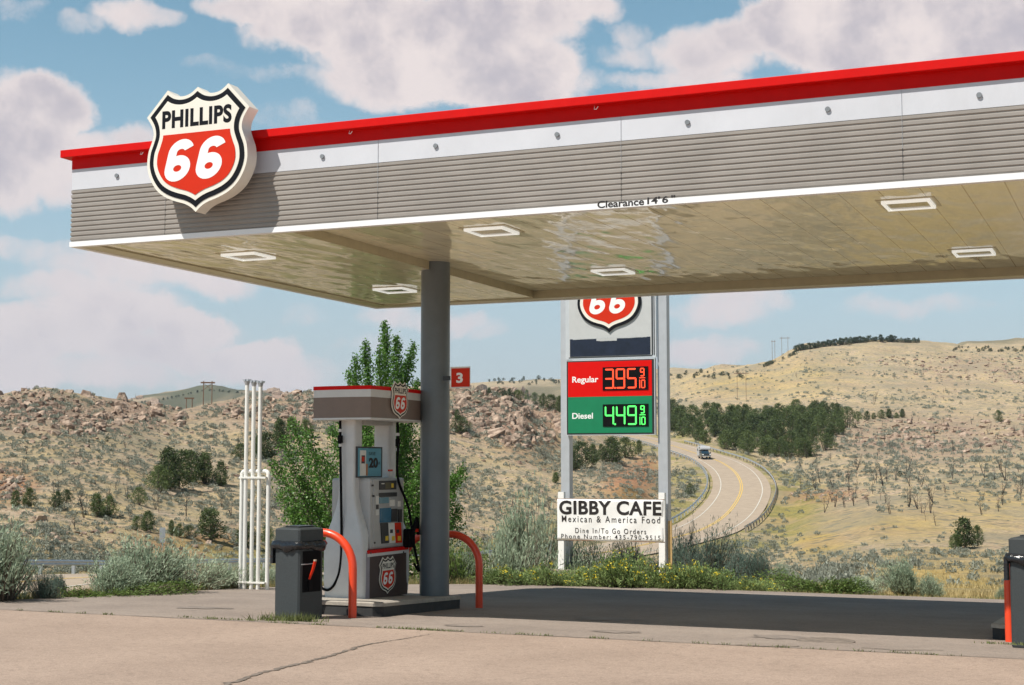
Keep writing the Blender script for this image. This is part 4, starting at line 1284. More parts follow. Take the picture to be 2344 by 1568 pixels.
    bb = MB(); bb.loft([bow(zR + .0005, .004), bow(zT, .004)], True, False); put(bb, 'valance_red_band', RED, vo)
    bb = MB(); bb.loft([bow(zB - .022, .006), bow(zB + .002, .006)], True, False); put(bb, 'valance_bottom_trim', PUMPL, vo)
    bb = MB(); bb.box((mx - .16, ya + .2, zB - .07), (mx + .16, yb - .2, zB - .023)); put(bb, 'valance_beam', PUMPG, vo)

    def sh(parent, name, X, yc, zc, s, bx):
        r2 = empty(name); r2.parent = parent; r2.location = L_((0, 0, 0))
        if parent is not root: r2.location = L_((0, 0, 0))
        return r2
    # two small shields: thing > part > sub-parts
    for (nm, Xp, ctr, s) in (('base_shield', PXF + .004, zz(660, 1155), .335), ('valance_shield', -9.10 + .055, None, .335)):
        if ctr is None:
            t_, bt = px((1000 + 1370 / 4.688) / 1.4147, (1220 + 78 / 4.688) / 1.4147, X=-9.05), px((1000 + 1370 / 4.688) / 1.4147, (1220 + 640 / 4.688) / 1.4147, X=-9.05)
            ctr = (t_ + bt) / 2; s = (t_[2] - bt[2]) / 1.45
        else:
            t_, bt = zz(660, 1000), zz(660, 1312); s = (t_[2] - bt[2]) / 1.45
        bb = MB(); fn = lambda u, v, d: (Xp + d, ctr[1] + u, ctr[2] + v)
        bb.prism([(x * s, y * s) for x, y in SHO], 0, .012, fn); so = put(bb, nm, SHW)
        hold = []
        gq = lambda u, v, d: L_(fn(u, v, d))
        p1 = inset(SHO, .040)
        m1 = MB(); m1.prism([(x * s, y * s) for x, y in p1], .010, .014, gq); m1.build('border', SHB, so)
        m1 = MB(); m1.prism([(x * s, y * s) for x, y in inset(SHO, .098)], .012, .016, gq); m1.build('face', SHW, so)
        m1 = MB(); m1.prism([(x * s, y * s) for x, y in inset(SHO, .150) if y <= .197], .014, .018, gq); m1.build('field', SHR, so)
        m1 = MB(); g2 = lambda u, v, d: gq(u * s, v * s, d); text(m1, 'PHILLIPS', -.475, .265, .475, .478, g2, .0172, offset=.028, spacing=1.08); m1.build('lettering', SHB, so)
        m1 = MB()
        for cx in (-.225, .205): digit6(m1, cx, -.115, .335, .475, g2, .0192, .105)
        m1.build('numerals', TXTW, so)


build_pump()

# number plate on the column
r_ = empty('number_plate', (-8.60, 18.1, 2.95)); tag(r_, 'small red square plate with white 3 fixed to the column', 'number sign')
p, q = px(1031, 840, Y=18.05), px(1075.5, 888, Y=18.05)
c = Vector(r_.location)
b = MB(); b.box((p[0] - c.x, 18.05 - c.y, q[2] - c.z), (q[0] - c.x, 18.065 - c.y, p[2] - c.z)); b.build('plate', PAPER, r_)
p2, q2 = px(1033.5, 843.5, Y=18.05), px(1075.2, 885, Y=18.05)
b = MB(); b.box((p2[0] - c.x, 18.046 - c.y, q2[2] - c.z), (q2[0] - c.x, 18.052 - c.y, p2[2] - c.z)); b.build('field', SHR, r_)
a, d = px(1045, 877, Y=18.05), px(1060, 853, Y=18.05)
b = MB(); text(b, '3', a[0] - c.x, a[2] - c.z, d[0] - c.x, d[2] - c.z, lambda u, v, dd: (u, 18.046 - c.y - dd, v), .004, offset=.035); b.build('numeral', TXTW, r_)
b = MB(); b.box((p[0] - c.x - .12, 18.07 - c.y, p[2] - c.z - .18), (p[0] - c.x + .05, 18.08 - c.y, p[2] - c.z - .12)); b.build('bracket', DARK, r_)


# ------------------------------------------------------------ hoop guards
def hoop(x0, x1, y, h, r, label, zoff=0.0):
    root = empty('hoop_bollard', ((x0 + x1) / 2, y, gz(0, y))); tag(root, label, 'bollard', 'red hoop guards by the pump islands')
    c = Vector(root.location); P = [(x1, y, gz(0, y) - .1), (x1, y, gz(0, y) + .3)]
    for k in range(11):
        a = math.pi / 2 * k / 10; P.append((x1 - r + r * math.cos(a), y, gz(0, y) + h - r + r * math.sin(a)))
    for k in range(11):
        a = math.pi / 2 + math.pi / 2 * k / 10; P.append((x0 + r + r * math.cos(a), y, gz(0, y) + h - r + r * math.sin(a)))
    P += [(x0, y, gz(0, y) + .3), (x0, y, gz(0, y) - .1)]
    b = MB(); b.tube([(p[0] - c.x, p[1] - c.y, p[2] - c.z) for p in P], .051, 16); b.build('hoop', HOOPM, root)
    return root


hoop(-9.72, -8.87, 15.88, 1.015, .42, 'bright red tubular hoop guard beside the left charcoal bin')
hoop(-9.68, -8.52, 18.80, 1.0, .42, 'dull red tubular hoop guard in shade behind the column')
hoop(-1.41, -.2, 16.77, 1.0, .40, 'red tubular hoop guard half hidden by the right-hand bin')


# ------------------------------------------------------------ bins
def trash_bin(x, y, rz, w, h, label, tool=True):
    root = empty('trash_can', (x, y, gz(x, y)), rz); tag(root, label, 'trash can', 'charcoal bins by the pump islands')
    s = w / 2; ch = .02

    def ring(e, z, c_=None):
        c_ = ch if c_ is None else c_
        return [(-s - e + c_, -s - e, z), (s + e - c_, -s - e, z), (s + e, -s - e + c_, z), (s + e, s + e - c_, z), (s + e - c_, s + e, z), (-s - e + c_, s + e, z), (-s - e, s + e - c_, z), (-s - e, -s - e + c_, z)]
    zb = h * .80
    b = MB(); b.loft([ring(-.01, 0.0), ring(0, .03), ring(0, zb)], True, False); b.build('body', CANM, root)
    b = MB(); b.loft([ring(.004, zb + .05), ring(.004, h - .035), ring(-.015, h - .02), ring(-.10, h)], True, False); b.build('lid', CANM, root)
    b = MB(); b.box((-.14, -.14, h - .001), (.14, .14, h + .008)); b.build('lid_hatch', DARK, root)
    # bag edge spilling out under the lid
    n = 44; rings = []
    r = np.random.default_rng(int(abs(x) * 10))
    for k, (e, z) in enumerate([(-.01, zb + .055), (.03, zb + .045), (.05, zb + .01), (.035, zb - .03), (.006, zb - .045)]):
        R_ = []
        for i in range(n):
            a = 2 * math.pi * i / n
            q = max(abs(math.cos(a)), abs(math.sin(a)))
            rr = (s + e + (r.random() - .5) * .022 * (k > 0)) / q
            rr = min(rr, (s + e) * 1.32)
            R_.append((rr * math.cos(a), rr * math.sin(a), z + (r.random() - .5) * .02 * (k > 0) - (.04 * max(0, math.sin(3 * a)) if k >= 3 else 0)))
        rings.append(R_)
    b = MB(); b.loft(rings, False, True); b.build('bag', BAGM, root)
    b = MB(); b.box((-s - .05, -s - .02, zb - .22), (-s - .012, -s + .05, zb + .01)); b.build('bag_flap', BAGM, root)
    if tool:
        b = MB(); b.box((s - .002, -s + .06, .30 * h), (s + .004, s - .05, .74 * h)); b.build('bucket_recess', BLACK, root)
        b = MB(); b.tube([(s + .01, -s + .03, .60 * h), (s + .02, -s + .12, .60 * h), (s + .03, -s + .2, .605 * h)], .006, 6); b.build('tool_rail', GALV, root)
    return root


SB = .41
ang = math.radians(-27 + 0)
trash_bin(-9.18 - .5 * SB * math.cos(math.radians(14)) + .5 * SB * math.sin(math.radians(14)), 15.15 + .5 * SB * math.cos(math.radians(14)) + .5 * SB * math.sin(math.radians(14)), math.radians(-14), SB, 1.09, 'charcoal square bin with black bag edge standing beside the fuel pump')
sq = empty('squeegee', tuple(px(712, 1306, Y=15.3))); tag(sq, 'red squeegee handle sticking out of the dark side of the left bin', 'squeegee')
p, q = px(717.5, 1284, Y=15.28), px(706.5, 1325, Y=15.30); c = Vector(sq.location)
dv = np.array([.035, -.02, 0])
b = MB(); b.tube([p + dv - np.array(c), (p + q) / 2 + dv - np.array(c), q + dv * .4 - np.array(c)], [.019, .017, .014], 10); b.build('handle', SHR, sq)
b = MB(); b.tube([p + dv - np.array(c) + np.array([0, 0, .018]), p + dv - np.array(c)], .020, 10); b.build('cap', mat('tool_cap', (.5, .4, .3), .5), sq)
b = MB(); b.box(tuple(q - np.array(c) + np.array([-.02, -.02, -.14])), tuple(q - np.array(c) + np.array([.02, .06, -.02]))); b.build('blade', BLACK, sq)
trash_bin(-1.06, 16.12, math.radians(-12), .46, 1.13, 'large charcoal bin cut off by the right edge, bagged under its lid', False)
b = MB(); 

# ------------------------------------------------------------ vent pipes
def vents():
    yb_ = 21.225
    zp = lambda X, Y, dy=0: px((740 + X / 2.117) / 1.4147, (1200 + Y / 2.117) / 1.4147, Y=yb_ + dy)
    root = empty('vent_pipe_stand', tuple(zp(170, 1500))); tag(root, 'rack of three tall white vent pipes held by a white pipe frame', 'vent pipes')
    c = np.array(root.location)
    for (t, l, dy) in (((128, 92), (160, 1500), 0), ((175, 100), (207, 1497), 0), ((220, 103), (257, 1497), 0)):
        a, d = zp(*t), zp(*l); x = (a[0] + d[0]) / 2
        b = MB(); b.tube([(a[0] - c[0] + .0, 0, -.12), (a[0] - c[0], 0, a[2] - c[2])], .033, 14); o = b.build('vent_pipe', STEELW, root)
        b = MB(); z = a[2] - c[2]
        b.tube([(a[0] - c[0], 0, z - .02), (a[0] - c[0], 0, z + .03), (a[0] - c[0], 0, z + .045)], [.034, .046, .05], 12)
        b.box((a[0] - c[0] - .052, -.05, z + .046), (a[0] - c[0] - .012, .05, z + .078)); b.box((a[0] - c[0] + .012, -.05, z + .046), (a[0] - c[0] + .052, .05, z + .078))
        b.build('vent_cap', GALV, o)
    fx0, fx1 = -14.02 - c[0], -13.50 - c[0]; zt = zp(70, 690)[2] - c[2]
    P = [(fx0, .05, -.12), (fx0, .05, zt - .06)] + [(fx0 + .06 - .06 * math.cos(a), .05, zt - .06 + .06 * math.sin(a)) for a in (0.4, .8, 1.2, 1.57)] + [(fx1 - .06 + .06 * math.sin(a), .05, zt - .06 + .06 * math.cos(a)) for a in (0, .4, .8, 1.2, 1.57)] + [(fx1, .05, -.12)]
    b = MB(); b.tube(P, .034, 14); b.build('frame', STEELW, root)
    b = MB(); b.box((fx0, -.045, zt - .12), (fx1, .03, zt - .09)); b.build('clamp_rail', STEELW, root)
    b = MB(); b.box((fx0, -.045, .10), (fx1, .03, .125)); b.build('clamp_rail', STEELW, root)


vents()

# ------------------------------------------------------------ price sign
SY = 28.6


def seven(mb, ch, x, z, w, h, t, fn, d, sl=0.0):
    segs = {'a': [(0, 1), (1, 1)], 'b': [(1, 1), (1, .5)], 'c': [(1, .5), (1, 0)], 'd': [(0, 0), (1, 0)], 'e': [(0, .5), (0, 0)], 'f': [(0, 1), (0, .5)], 'g': [(0, .5), (1, .5)]}
    on = {'0': 'abcdef', '1': 'bc', '2': 'abged', '3': 'abgcd', '4': 'fgbc', '5': 'afgcd', '6': 'afgedc', '9': 'abcdfg'}[ch]
    for s in on:
        (a, b_), (c_, d_) = segs[s]
        x0_, x1_ = x + a * (w - t) + t / 2, x + c_ * (w - t) + t / 2; z0_, z1_ = z + b_ * (h - t) + t / 2, z + d_ * (h - t) + t / 2
        g = t * .08
        if abs(x1_ - x0_) > 1e-6:
            x0_, x1_ = min(x0_, x1_) + g - t * .3, max(x0_, x1_) - g + t * .3
            P = [(x0_, z0_), (x0_ + t / 2, z0_ - t / 2), (x1_ - t / 2, z0_ - t / 2), (x1_, z0_), (x1_ - t / 2, z0_ + t / 2), (x0_ + t / 2, z0_ + t / 2)]
        else:
            z0_, z1_ = min(z0_, z1_) + g - t * .3, max(z0_, z1_) - g + t * .3
            P = [(x0_ - t / 2, z0_ + t / 2), (x0_, z0_), (x0_ + t / 2, z0_ + t / 2), (x0_ + t / 2, z1_ - t / 2), (x0_, z1_), (x0_ - t / 2, z1_ - t / 2)]
        n = len(P); mb.add([fn(u, v, d) for u, v in P], [tuple(range(n))])


def price_sign():
    gb = -0.78
    root = empty('price_sign', (-10.0, SY, gb)); tag(root, 'tall two-post fuel price sign showing Regular 3.95 and Diesel 4.49 under a shield', 'price sign')
    c = Vector(root.location)
    A = lambda x, y, z: (x - c.x, y - c.y, z - c.z)

    def bx(a, b_): return A(*a), A(*b_)
    TOP = 6.35
    for x0, x1 in ((-11.12, -10.93), (-9.03, -8.83)):
        b = MB(); b.box(*bx((x0, SY, gb - .3), (x1, SY + .20, TOP))); b.build('post', POLEG, root, None, .006)
    # upper cabinet with shield and dead board
    b = MB(); b.box(*bx((-10.985, SY - .06, 3.945), (-9.035, SY - .002, TOP - .05))); cab = b.build('upper_cabinet', FRAMEG, root)
    b = MB(); b.box(*bx((-10.905, SY - .064, 3.99), (-9.13, SY - .05, TOP - .1))); b.build('panel', CABG, cab)
    b = MB(); b.box(*bx((-9.125, SY - .066, 3.99), (-9.10, SY - .05, TOP - .1))); b.box(*bx((-9.082, SY - .067, 3.99), (-9.066, SY - .05, TOP - .1))); b.box(*bx((-10.915, SY - .0655, 3.97), (-9.12, SY - .05, 3.988))); b.build('trim', DARK, cab)
    b = MB(); b.box(*bx((-10.885, SY - .072, 4.00), (-9.155, SY - .055, 4.362))); b.build('dead_board', mat('dead_board', (0.012, .016, .035), .12, var=.3), cab)
    # peeled edges of the dead board
    r = np.random.default_rng(5); b = MB()
    for x in np.linspace(-10.80, -9.25, 40):
        hgt = min(.05, 3.0) * 0 + max(.004, .035 * fbm(np.array([x * 5.1]), np.array([2.]), 4, 3)[0] + .05 * (abs(x + 10.1) < .22) + .004)
        b.box(*bx((x - .021, SY - .0745, 4.358 - hgt), (x + .021, SY - .07, 4.361)))
    b.build('peeled_edge', CABG, cab)
    # shield on the upper cabinet
    bb = MB(); s = 1.0
    ctr = (-10.024, 4.478 + .728)
    fn = lambda u, v, d: A(ctr[0] + u, SY - .066 - d, ctr[1] + v)
    bb.prism(SHO, 0, .03, fn); so = bb.build('shield', SHB, cab)
    m1 = MB(); m1.prism(inset(SHO, .058), .028, .036, fn); m1.build('face', SHW, so)
    m1 = MB(); m1.prism([p for p in inset(SHO, .125) if p[1] <= .197], .034, .040, fn); m1.build('field', SHR, so)
    m1 = MB()
    for cx in (-.225, .205): digit6(m1, cx, -.115, .335, .475, fn, .0412, .105)
    m1.build('numerals', TXTW, so)
    m1 = MB(); text(m1, 'PHILLIPS', -.475, .265, .475, .478, fn, .0372, offset=.028, spacing=1.08); m1.build('lettering', SHB, so)
    # lower cabinet with the two prices
    b = MB(); b.box(*bx((-10.965, SY - .10, 2.385), (-9.055, SY - .003, 3.925))); low = b.build('price_cabinet', FRAMEG, root)
    b = MB(); b.box(*bx((-10.948, SY - .1015, 2.40), (-9.07, SY - .09, 3.908))); b.build('edge_gasket', DARK, low)
    b = MB(); b.box(*bx((-10.915, SY - .108, 3.170), (-9.115, SY - .098, 3.885))); rp_ = b.build('regular_panel', PRED, low)
    b = MB(); b.box(*bx((-10.915, SY - .108, 2.43), (-9.115, SY - .098, 3.168))); gp_ = b.build('diesel_panel', PGRN, low)
    f2 = lambda u, v, d: A(u, SY - .108 - d, v)
    for par, word, x1, z0, zd0, zd1, led, dig in ((rp_, 'Regular', -10.255, 3.452, 3.292, 3.762, LEDR, '395'), (gp_, 'Diesel', -10.375, 2.722, 2.556, 3.008, LEDG, '449')):
        b = MB()
        if word == 'Regular': text(b, word, -10.822, z0 - .026, x1, z0 + .135, f2, .002, offset=.02)
        else: text(b, word, -10.825, z0, x1, z0 + .122, f2, .002, offset=.02)
        b.build('lettering', TXTW, par)
        b = MB(); b.box(*bx((-10.158, SY - .120, zd0), (-9.19, SY - .10, zd1))); b.build('display', BLACK, par)
        b = MB(); fd = lambda u, v, d: A(u, SY - .120 - d, v)
        hgt = zd1 - zd0 - .06; w = .20
        for k, ch in enumerate(dig): seven(b, ch, -10.115 + k * .240, zd0 + .03, w, hgt, .034, fd, .002)
        b.add([fd(-10.115 + .205 + a, zd0 + .03 + e, .002) for a, e in ((0, 0), (.034, 0), (.034, .034), (0, .034))], [(0, 1, 2, 3)])
        sx = -9.375
        seven(b, '9', sx + .015, zd0 + .03 + hgt * .58, .095, hgt * .42, .024, fd, .002)
        b.add([fd(sx + a, zd0 + .03 + hgt * .49 + e, .002) for a, e in ((0, 0), (.125, 0), (.125, .017), (0, .017))], [(0, 1, 2, 3)])
        b.add([fd(sx + a, zd0 + .03 + e, .002) for a, e in ((0, 0), (.018, 0), (.018, hgt * .42), (0, hgt * .42))], [(0, 1, 2, 3)])
        seven(b, '0', sx + .035, zd0 + .03, .09, hgt * .42, .022, fd, .002)
        b.build('digits', led, par)
    return root


SIGN_K = 37.6 / 28.6          # the sign stands well back from the yard


def set_back(o):
    p = Vector(o.location); o.location = Vector((0, 0, CAMH)) + (p - Vector((0, 0, CAMH))) * SIGN_K; o.scale = (SIGN_K,) * 3
    return o


set_back(price_sign())


def banner():
    gb = -0.78
    root = empty('cafe_banner', (-10.08, SY - .25, gb)); tag(root, 'white GIBBY CAFE banner stretched between two short white posts', 'banner')
    c = Vector(root.location); yb_ = SY - .25
    A = lambda x, y, z: (x - c.x, y - c.y, z - c.z)
    k = yb_ / SY
    S = lambda x, z: (x * k, CAMH + (z - CAMH) * k)
    for x0, x1 in ((-11.195, -11.068), (-9.037, -8.912)):
        a = S(x0, 0)[0]; d = S(x1, 0)[0]
        b = MB(); b.box(A(a, yb_ + .02, gb - .3), A(d, yb_ + .12, S(0, 1.23)[1])); b.build('post', POSTW, root)
    # gently rippled vinyl
    x0, zt_ = S(-11.205, 1.088); x1, zb_ = S(-8.94, .254)
    nx, nz = 40, 14; P = []

    def by(u, w): return yb_ + .012 - .010 * math.sin(u * 9 + w * 3) * (.3 + w * .7) - .012 * math.sin(w * 7 + u * 14) * .5
    for j in range(nz + 1):
        for i in range(nx + 1):
            u, w = i / nx, j / nz
            P.append(A(x0 + (x1 - x0) * u, by(u, w), zt_ + (zb_ - zt_) * w + .012 * math.sin(u * math.pi) * (w > .9) * -1))
    F = [(j * (nx + 1) + i, j * (nx + 1) + i + 1, (j + 1) * (nx + 1) + i + 1, (j + 1) * (nx + 1) + i) for j in range(nz) for i in range(nx)]
    b = MB(); b.add(P, F, True); vin = b.build('vinyl_sheet', BANNER, root)
    m = vin.modifiers.new('thick', 'SOLIDIFY'); m.thickness = .002; m.offset = 0
    fnb = lambda u, v, d: A(u, by((u - x0) / (x1 - x0), (v - zt_) / (zb_ - zt_)) - .003 - d, v)
    b = MB()

    def T(s, ax, az, bx_, bz, **kw):
        p, q = S(ax, az), S(bx_, bz); text(b, s, p[0], p[1], q[0], q[1], fnb, .003, **kw)
    T('GIBBY CAFE', -11.16, .772, -8.975, 1.062, offset=.030, spacing=1.06)
    T('Mexican & America Food', -11.105, .618, -9.005, .752, offset=.005, spacing=1.34)
    T('Dine In/To Go Orders', -10.812, .398, -9.30, .505, offset=.004, spacing=1.34)
    T('Phone Number: 435-790-9515', -11.118, .286, -9.0, .378, offset=.004, spacing=1.34)
    b.build('lettering', TXTK, vin)
    b = MB()
    for z in (zt_ + .004, zb_ - .004): b.tube([A(x0 - .02, yb_ + .02, z), A(x1 + .03, yb_ + .02, z)], .007, 6)
    b.build('tie_rod', mat('rust', (.22, .12, .07), .8), root)
    return root


set_back(banner())
b = MB(); p, q = px(1529, 1192, Y=28.5), px(1539, 1300, Y=28.5); b.box((0, 0, -.45), (q[0] - p[0] - .01, .05, p[2] - q[2])); o = b.build('wooden_stake', WOODY, None, (p[0], 28.5, q[2])); set_back(o); tag(o, 'pale yellow wooden stake upright beside the right sign post', 'stake')
b = MB(); b.box((-1.15, -.1, -.09), (1.15, .1, .09)); o = b.build('landscape_timber', TIMB, None, (-10.32, 28.42, -.42), .015); set_back(o); tag(o, 'weathered grey timber lying low in front of the sign posts', 'timber')
b = MB(); b.box((-.16, -.12, -.1), (.16, .12, .1)); o = b.build('kerb_stone', KERB, None, (-11.0, 27.9, -.72), .04); set_back(o); tag(o, 'pale concrete block half hidden by plants under the timber', 'concrete block')

# ------------------------------------------------------------ guardrails
def road_s_at(xv, r):
    a = az_of(xv); d = F0 * math.cos(a) + R0 * math.sin(a); p = d[:2] * r
    return int(np.argmin(((RC[:, :2] - p) ** 2).sum(1)))


def guardrail(i0, i1, off, label, side):
    root = empty('guardrail', (RC[i0, 0], RC[i0, 1], RC[i0, 2])); tag(root, label, 'guardrail', 'steel guardrails along the highway')
    c = np.array(root.location)
    idx = np.arange(i0, i1)
    prof = [(-.0, .44), (.045, .50), (.0, .575), (.0, .60), (.045, .67), (.0, .75), (.012, .755), (.06, .67), (.014, .60), (.014, .575), (.06, .50), (.012, .435)]
    rings = []
    for i in idx:
        rings.append([(RC[i, 0] + RN[i, 0] * (off - side * o) - c[0], RC[i, 1] + RN[i, 1] * (off - side * o) - c[1], RC[i, 2] + z - c[2]) for o, z in prof])
    b = MB(); b.loft(rings, False, False); b.build('beam', GALV, root)
    pm = None; k = 0
    for i in range(i0, i1, 2):
        if k >= 96: break
        x, y = RC[i, :2] + RN[i] * (off + side * .12)
        if pm is None:
            b = MB(); b.box((-.075, -.09, -.9), (.075, .09, .74)); o = b.build('post', TIMB if side < 0 else GALV, root); pm = o.data
        else: o = link('post', pm, root)
        o.location = (x - c[0], y - c[1], RC[i, 2] - c[2]); o.rotation_euler = (0, 0, math.atan2(RT[i, 1], RT[i, 0])); k += 1
    return root


sA, sB = road_s_at(-450, 48), road_s_at(1400, 155)
guardrail(sA, sB, 6.0, 'long straight steel guardrail crossing behind the bushes and vent pipes', 1)
sC, sD = road_s_at(1563, 186), road_s_at(1440, 470)
guardrail(sC - 6, sD, 6.0, 'steel guardrail on the inner side of the highway bend', 1)
guardrail(sC + 4, sD - 30, -6.0, 'steel guardrail on dark posts along the outer side of the bend', -1)


# ------------------------------------------------------------ truck with camper
def truck():
    i = road_s_at(1630, 337)
    p = RC[i, :2] + RN[i] * 1.9; z = RC[i, 2]
    h = math.atan2(-RT[i, 1], -RT[i, 0])
    root = empty('camper_truck', (p[0], p[1], z + .01), h); tag(root, 'dark pickup carrying a white cab-over camper coming down the highway bend', 'truck')
    # local: +x forward
    PAINT = mat('truck_paint', (0.03, 0.055, 0.07), .25, coat=.6); CHROME = mat('truck_chrome', (.7, .7, .7), .15, metal=1); GL = mat('truck_glass', (0.02, .05, .08), .05)
    CW = mat('camper_white', (.50, .51, .52), .45, dirt=.1)

    def xz(poly, y0, y1): b = MB(); b.prism(poly, y0, y1, lambda u, v, d: (u, d, v)); return b
    xz([(-2.9, .45), (2.55, .45), (2.75, .62), (2.75, 1.05), (2.55, 1.18), (1.25, 1.26), (-2.9, 1.26)], -.98, .98).build('body', PAINT, root, None, .05)
    b = MB(); b.loft([[(1.35, -.93, 1.25), (1.35, .93, 1.25), (-.75, .93, 1.25), (-.75, -.93, 1.25)], [(.55, -.80, 1.90), (.55, .80, 1.90), (-.65, .80, 1.90), (-.65, -.80, 1.90)]], True, False); cab = b.build('cab', PAINT, root, None, .04)
    b = MB(); b.add([(1.32, -.84, 1.30), (1.32, .84, 1.30), (.66, .74, 1.84), (.66, -.74, 1.84)], [(0, 1, 2, 3)]); b.v = [(x + .03, y, zz_) for x, y, zz_ in b.v]; b.build('windscreen', GL, cab)
    for s in (-1, 1):
        b = MB(); b.add([(1.05, s * .935, 1.30), (-.60, s * .935, 1.30), (-.55, s * .835, 1.82), (.55, s * .835, 1.82)], [(0, 1, 2, 3)]); b.build('side_window', GL, cab)
        b = MB(); b.box((.95, s * 1.02, 1.28), (1.07, s * 1.28, 1.56)); b.build('mirror', DARK, root, None, .02)
        b = MB(); b.box((2.70, s * .66, .82), (2.77, s * .95, 1.04)); b.build('headlight', TXTW, root, None, .02)
    b = MB(); b.box((2.72, -.62, .78), (2.775, .62, 1.06)); b.build('grille', BLACK, root)
    b = MB(); b.box((2.70, -.96, .44), (2.92, .96, .66)); b.box((2.74, -.62, .90), (2.785, .62, .94)); b.build('bumper', CHROME, root, None, .02)
    for x in (1.75, -1.75):
        for s in (-1, 1):
            b = MB(); b.tube([(x, s * .72, .38), (x, s * 1.0, .38)], .38, 20); t = b.build('wheel', BLACK, root)
            b = MB(); b.tube([(x, s * .99, .38), (x, s * 1.012, .38)], .21, 14); b.build('rim', CHROME, t)
    xz([(-3.3, .72), (-.85, .72), (-.85, 1.98), (.9, 1.98), (1.05, 2.12), (1.0, 2.55), (.7, 2.75), (-3.3, 2.75)], -1.12, 1.12).build('camper', CW, root, None, .05)
    for (xa, xb, za, zb_) in ((-2.6, -1.7, 1.8, 2.3), (-.2, .6, 2.3, 2.65)):
        for s in (-1, 1):
            b = MB(); b.box((xa, s * 1.115, za), (xb, s * 1.135, zb_)); b.build('window', GL, root)
    b = MB(); b.box((1.0, -.6, 2.22), (1.06, .6, 2.48)); b.build('front_window', mat('camper_front', (.6, .6, .62), .2), root)
    b = MB(); b.box((-1.6, -.4, 2.76), (-.7, .4, 3.05)); b.build('roof_box', CW, root, None, .05)
    b = MB(); b.box((-3.0, -.9, 2.755), (-2.2, -.2, 2.98)); b.build('roof_vent', CW, root, None, .05)


truck()


# ------------------------------------------------------------ road sign and power poles
def road_sign():
    h_ = hit(371, 1262)
    root = empty('road_sign', h_); tag(root, 'pair of small road sign plates seen from behind beside the highway', 'road sign')
    D = h_.dot(Vector(FW)); u = D / FPX
    b = MB(); b.box((-.03, -.03, -.3), (.03, .03, 54 * u)); b.build('post', GALV, root)
    b = MB(); b.box((-6.5 * u, -.06, 30 * u), (6.5 * u, -.035, 54 * u)); b.build('plate', GALV, root)
    b = MB(); b.box((-6 * u, -.06, 20 * u), (6 * u, -.035, 29 * u)); b.build('plate', GALV, root)
    root.rotation_euler = (0, 0, math.atan2(h_.y, h_.x) - math.pi / 2)


road_sign()


def hpole(xv, yv, wpx, hpx, label, arms=True):
    p = hit(xv, yv)
    k = 0
    while p is None and k < 14: yv += 4; k += 1; p = hit(xv, yv)
    if p is None: return
    D = (p - Vector(CO)).dot(Vector(FW)); u = D / FPX
    root = empty('power_pole', p, math.atan2(p.y, p.x) - math.pi / 2); tag(root, label, 'power pole', 'wooden two-legged power poles on the hills')
    r = max(.09, .45 * u)
    for s in (-1, 1):
        b = MB(); b.tube([(s * wpx * u / 2, 0, -2), (s * wpx * u / 2, 0, hpx * u)], [r, r * .8], 8); b.build('pole', WOODP, root)
    b = MB(); b.box((-wpx * u * .85, -.1, hpx * u * .93 - .12), (wpx * u * .85, .1, hpx * u * .93 + .12)); b.build('crossarm', WOODP, root)
    if arms:
        b = MB(); b.tube([(-wpx * u / 2, 0, hpx * u * .62), (wpx * u / 2, 0, hpx * u * .9)], r * .4, 6); b.tube([(wpx * u / 2, 0, hpx * u * .62), (-wpx * u / 2, 0, hpx * u * .9)], r * .4, 6); b.build('brace', WOODP, root)


hpole(475, 926, 19, 54, 'nearest brown two-legged power pole in the saddle of the left ridge')
hpole(433, 934, 13, 24, 'small pair of poles just left of the bigger one on the left ridge', False)
hpole(1698, 916, 20, 66, 'slim two-legged power pole low on the golden slope right of the price sign', False)
hpole(1771, 826, 6, 48, 'leftmost of the thin far poles on the right hill skyline', False)
hpole(1797, 822, 14, 52, 'right hand one of the thin far poles on the right hill skyline', False)


# ------------------------------------------------------------ foliage makers
def unit(v): return v / np.maximum(np.linalg.norm(v, axis=-1, keepdims=True), 1e-9)


def leaves(P, A, ln, wd, r):
    """rhombic leaves at P with axis A"""
    n = len(P); A = unit(A); B = unit(np.cross(A, r.normal(size=(n, 3)))); ln = np.broadcast_to(ln, n)[:, None]; wd = np.broadcast_to(wd, n)[:, None]
    Vv = np.stack([P - A * ln / 2, P + B * wd / 2, P + A * ln / 2, P - B * wd / 2], 1).reshape(-1, 3)
    return Vv, np.arange(4 * n).reshape(n, 4)


def tris_tube(p0, p1, r0, r1):
    """three-sided twigs, arrays of ends"""
    n = len(p0); t = unit(p1 - p0); up = np.where(np.abs(t[:, 2:3]) < .9, np.array([[0, 0, 1.]]), np.array([[1., 0, 0]]))
    a = unit(np.cross(t, up)); b_ = np.cross(t, a); Vs = []
    r0 = np.broadcast_to(r0, n)[:, None]; r1 = np.broadcast_to(r1, n)[:, None]
    for (p, r) in ((p0, r0), (p1, r1)):
        for k in range(3):
            th = 2 * math.pi * k / 3; Vs.append(p + (a * math.cos(th) + b_ * math.sin(th)) * r)
    Vv = np.stack(Vs, 1).reshape(-1, 3)
    q = np.array([[0, 1, 4, 3], [1, 2, 5, 4], [2, 0, 3, 5]])
    return Vv, (np.arange(n)[:, None, None] * 6 + q[None]).reshape(-1, 4)


def cat(parts):
    Vs, Qs, o = [], [], 0
    for v_, q_ in parts: Vs.append(v_); Qs.append(q_ + o); o += len(v_)
    return np.concatenate(Vs), np.concatenate(Qs)


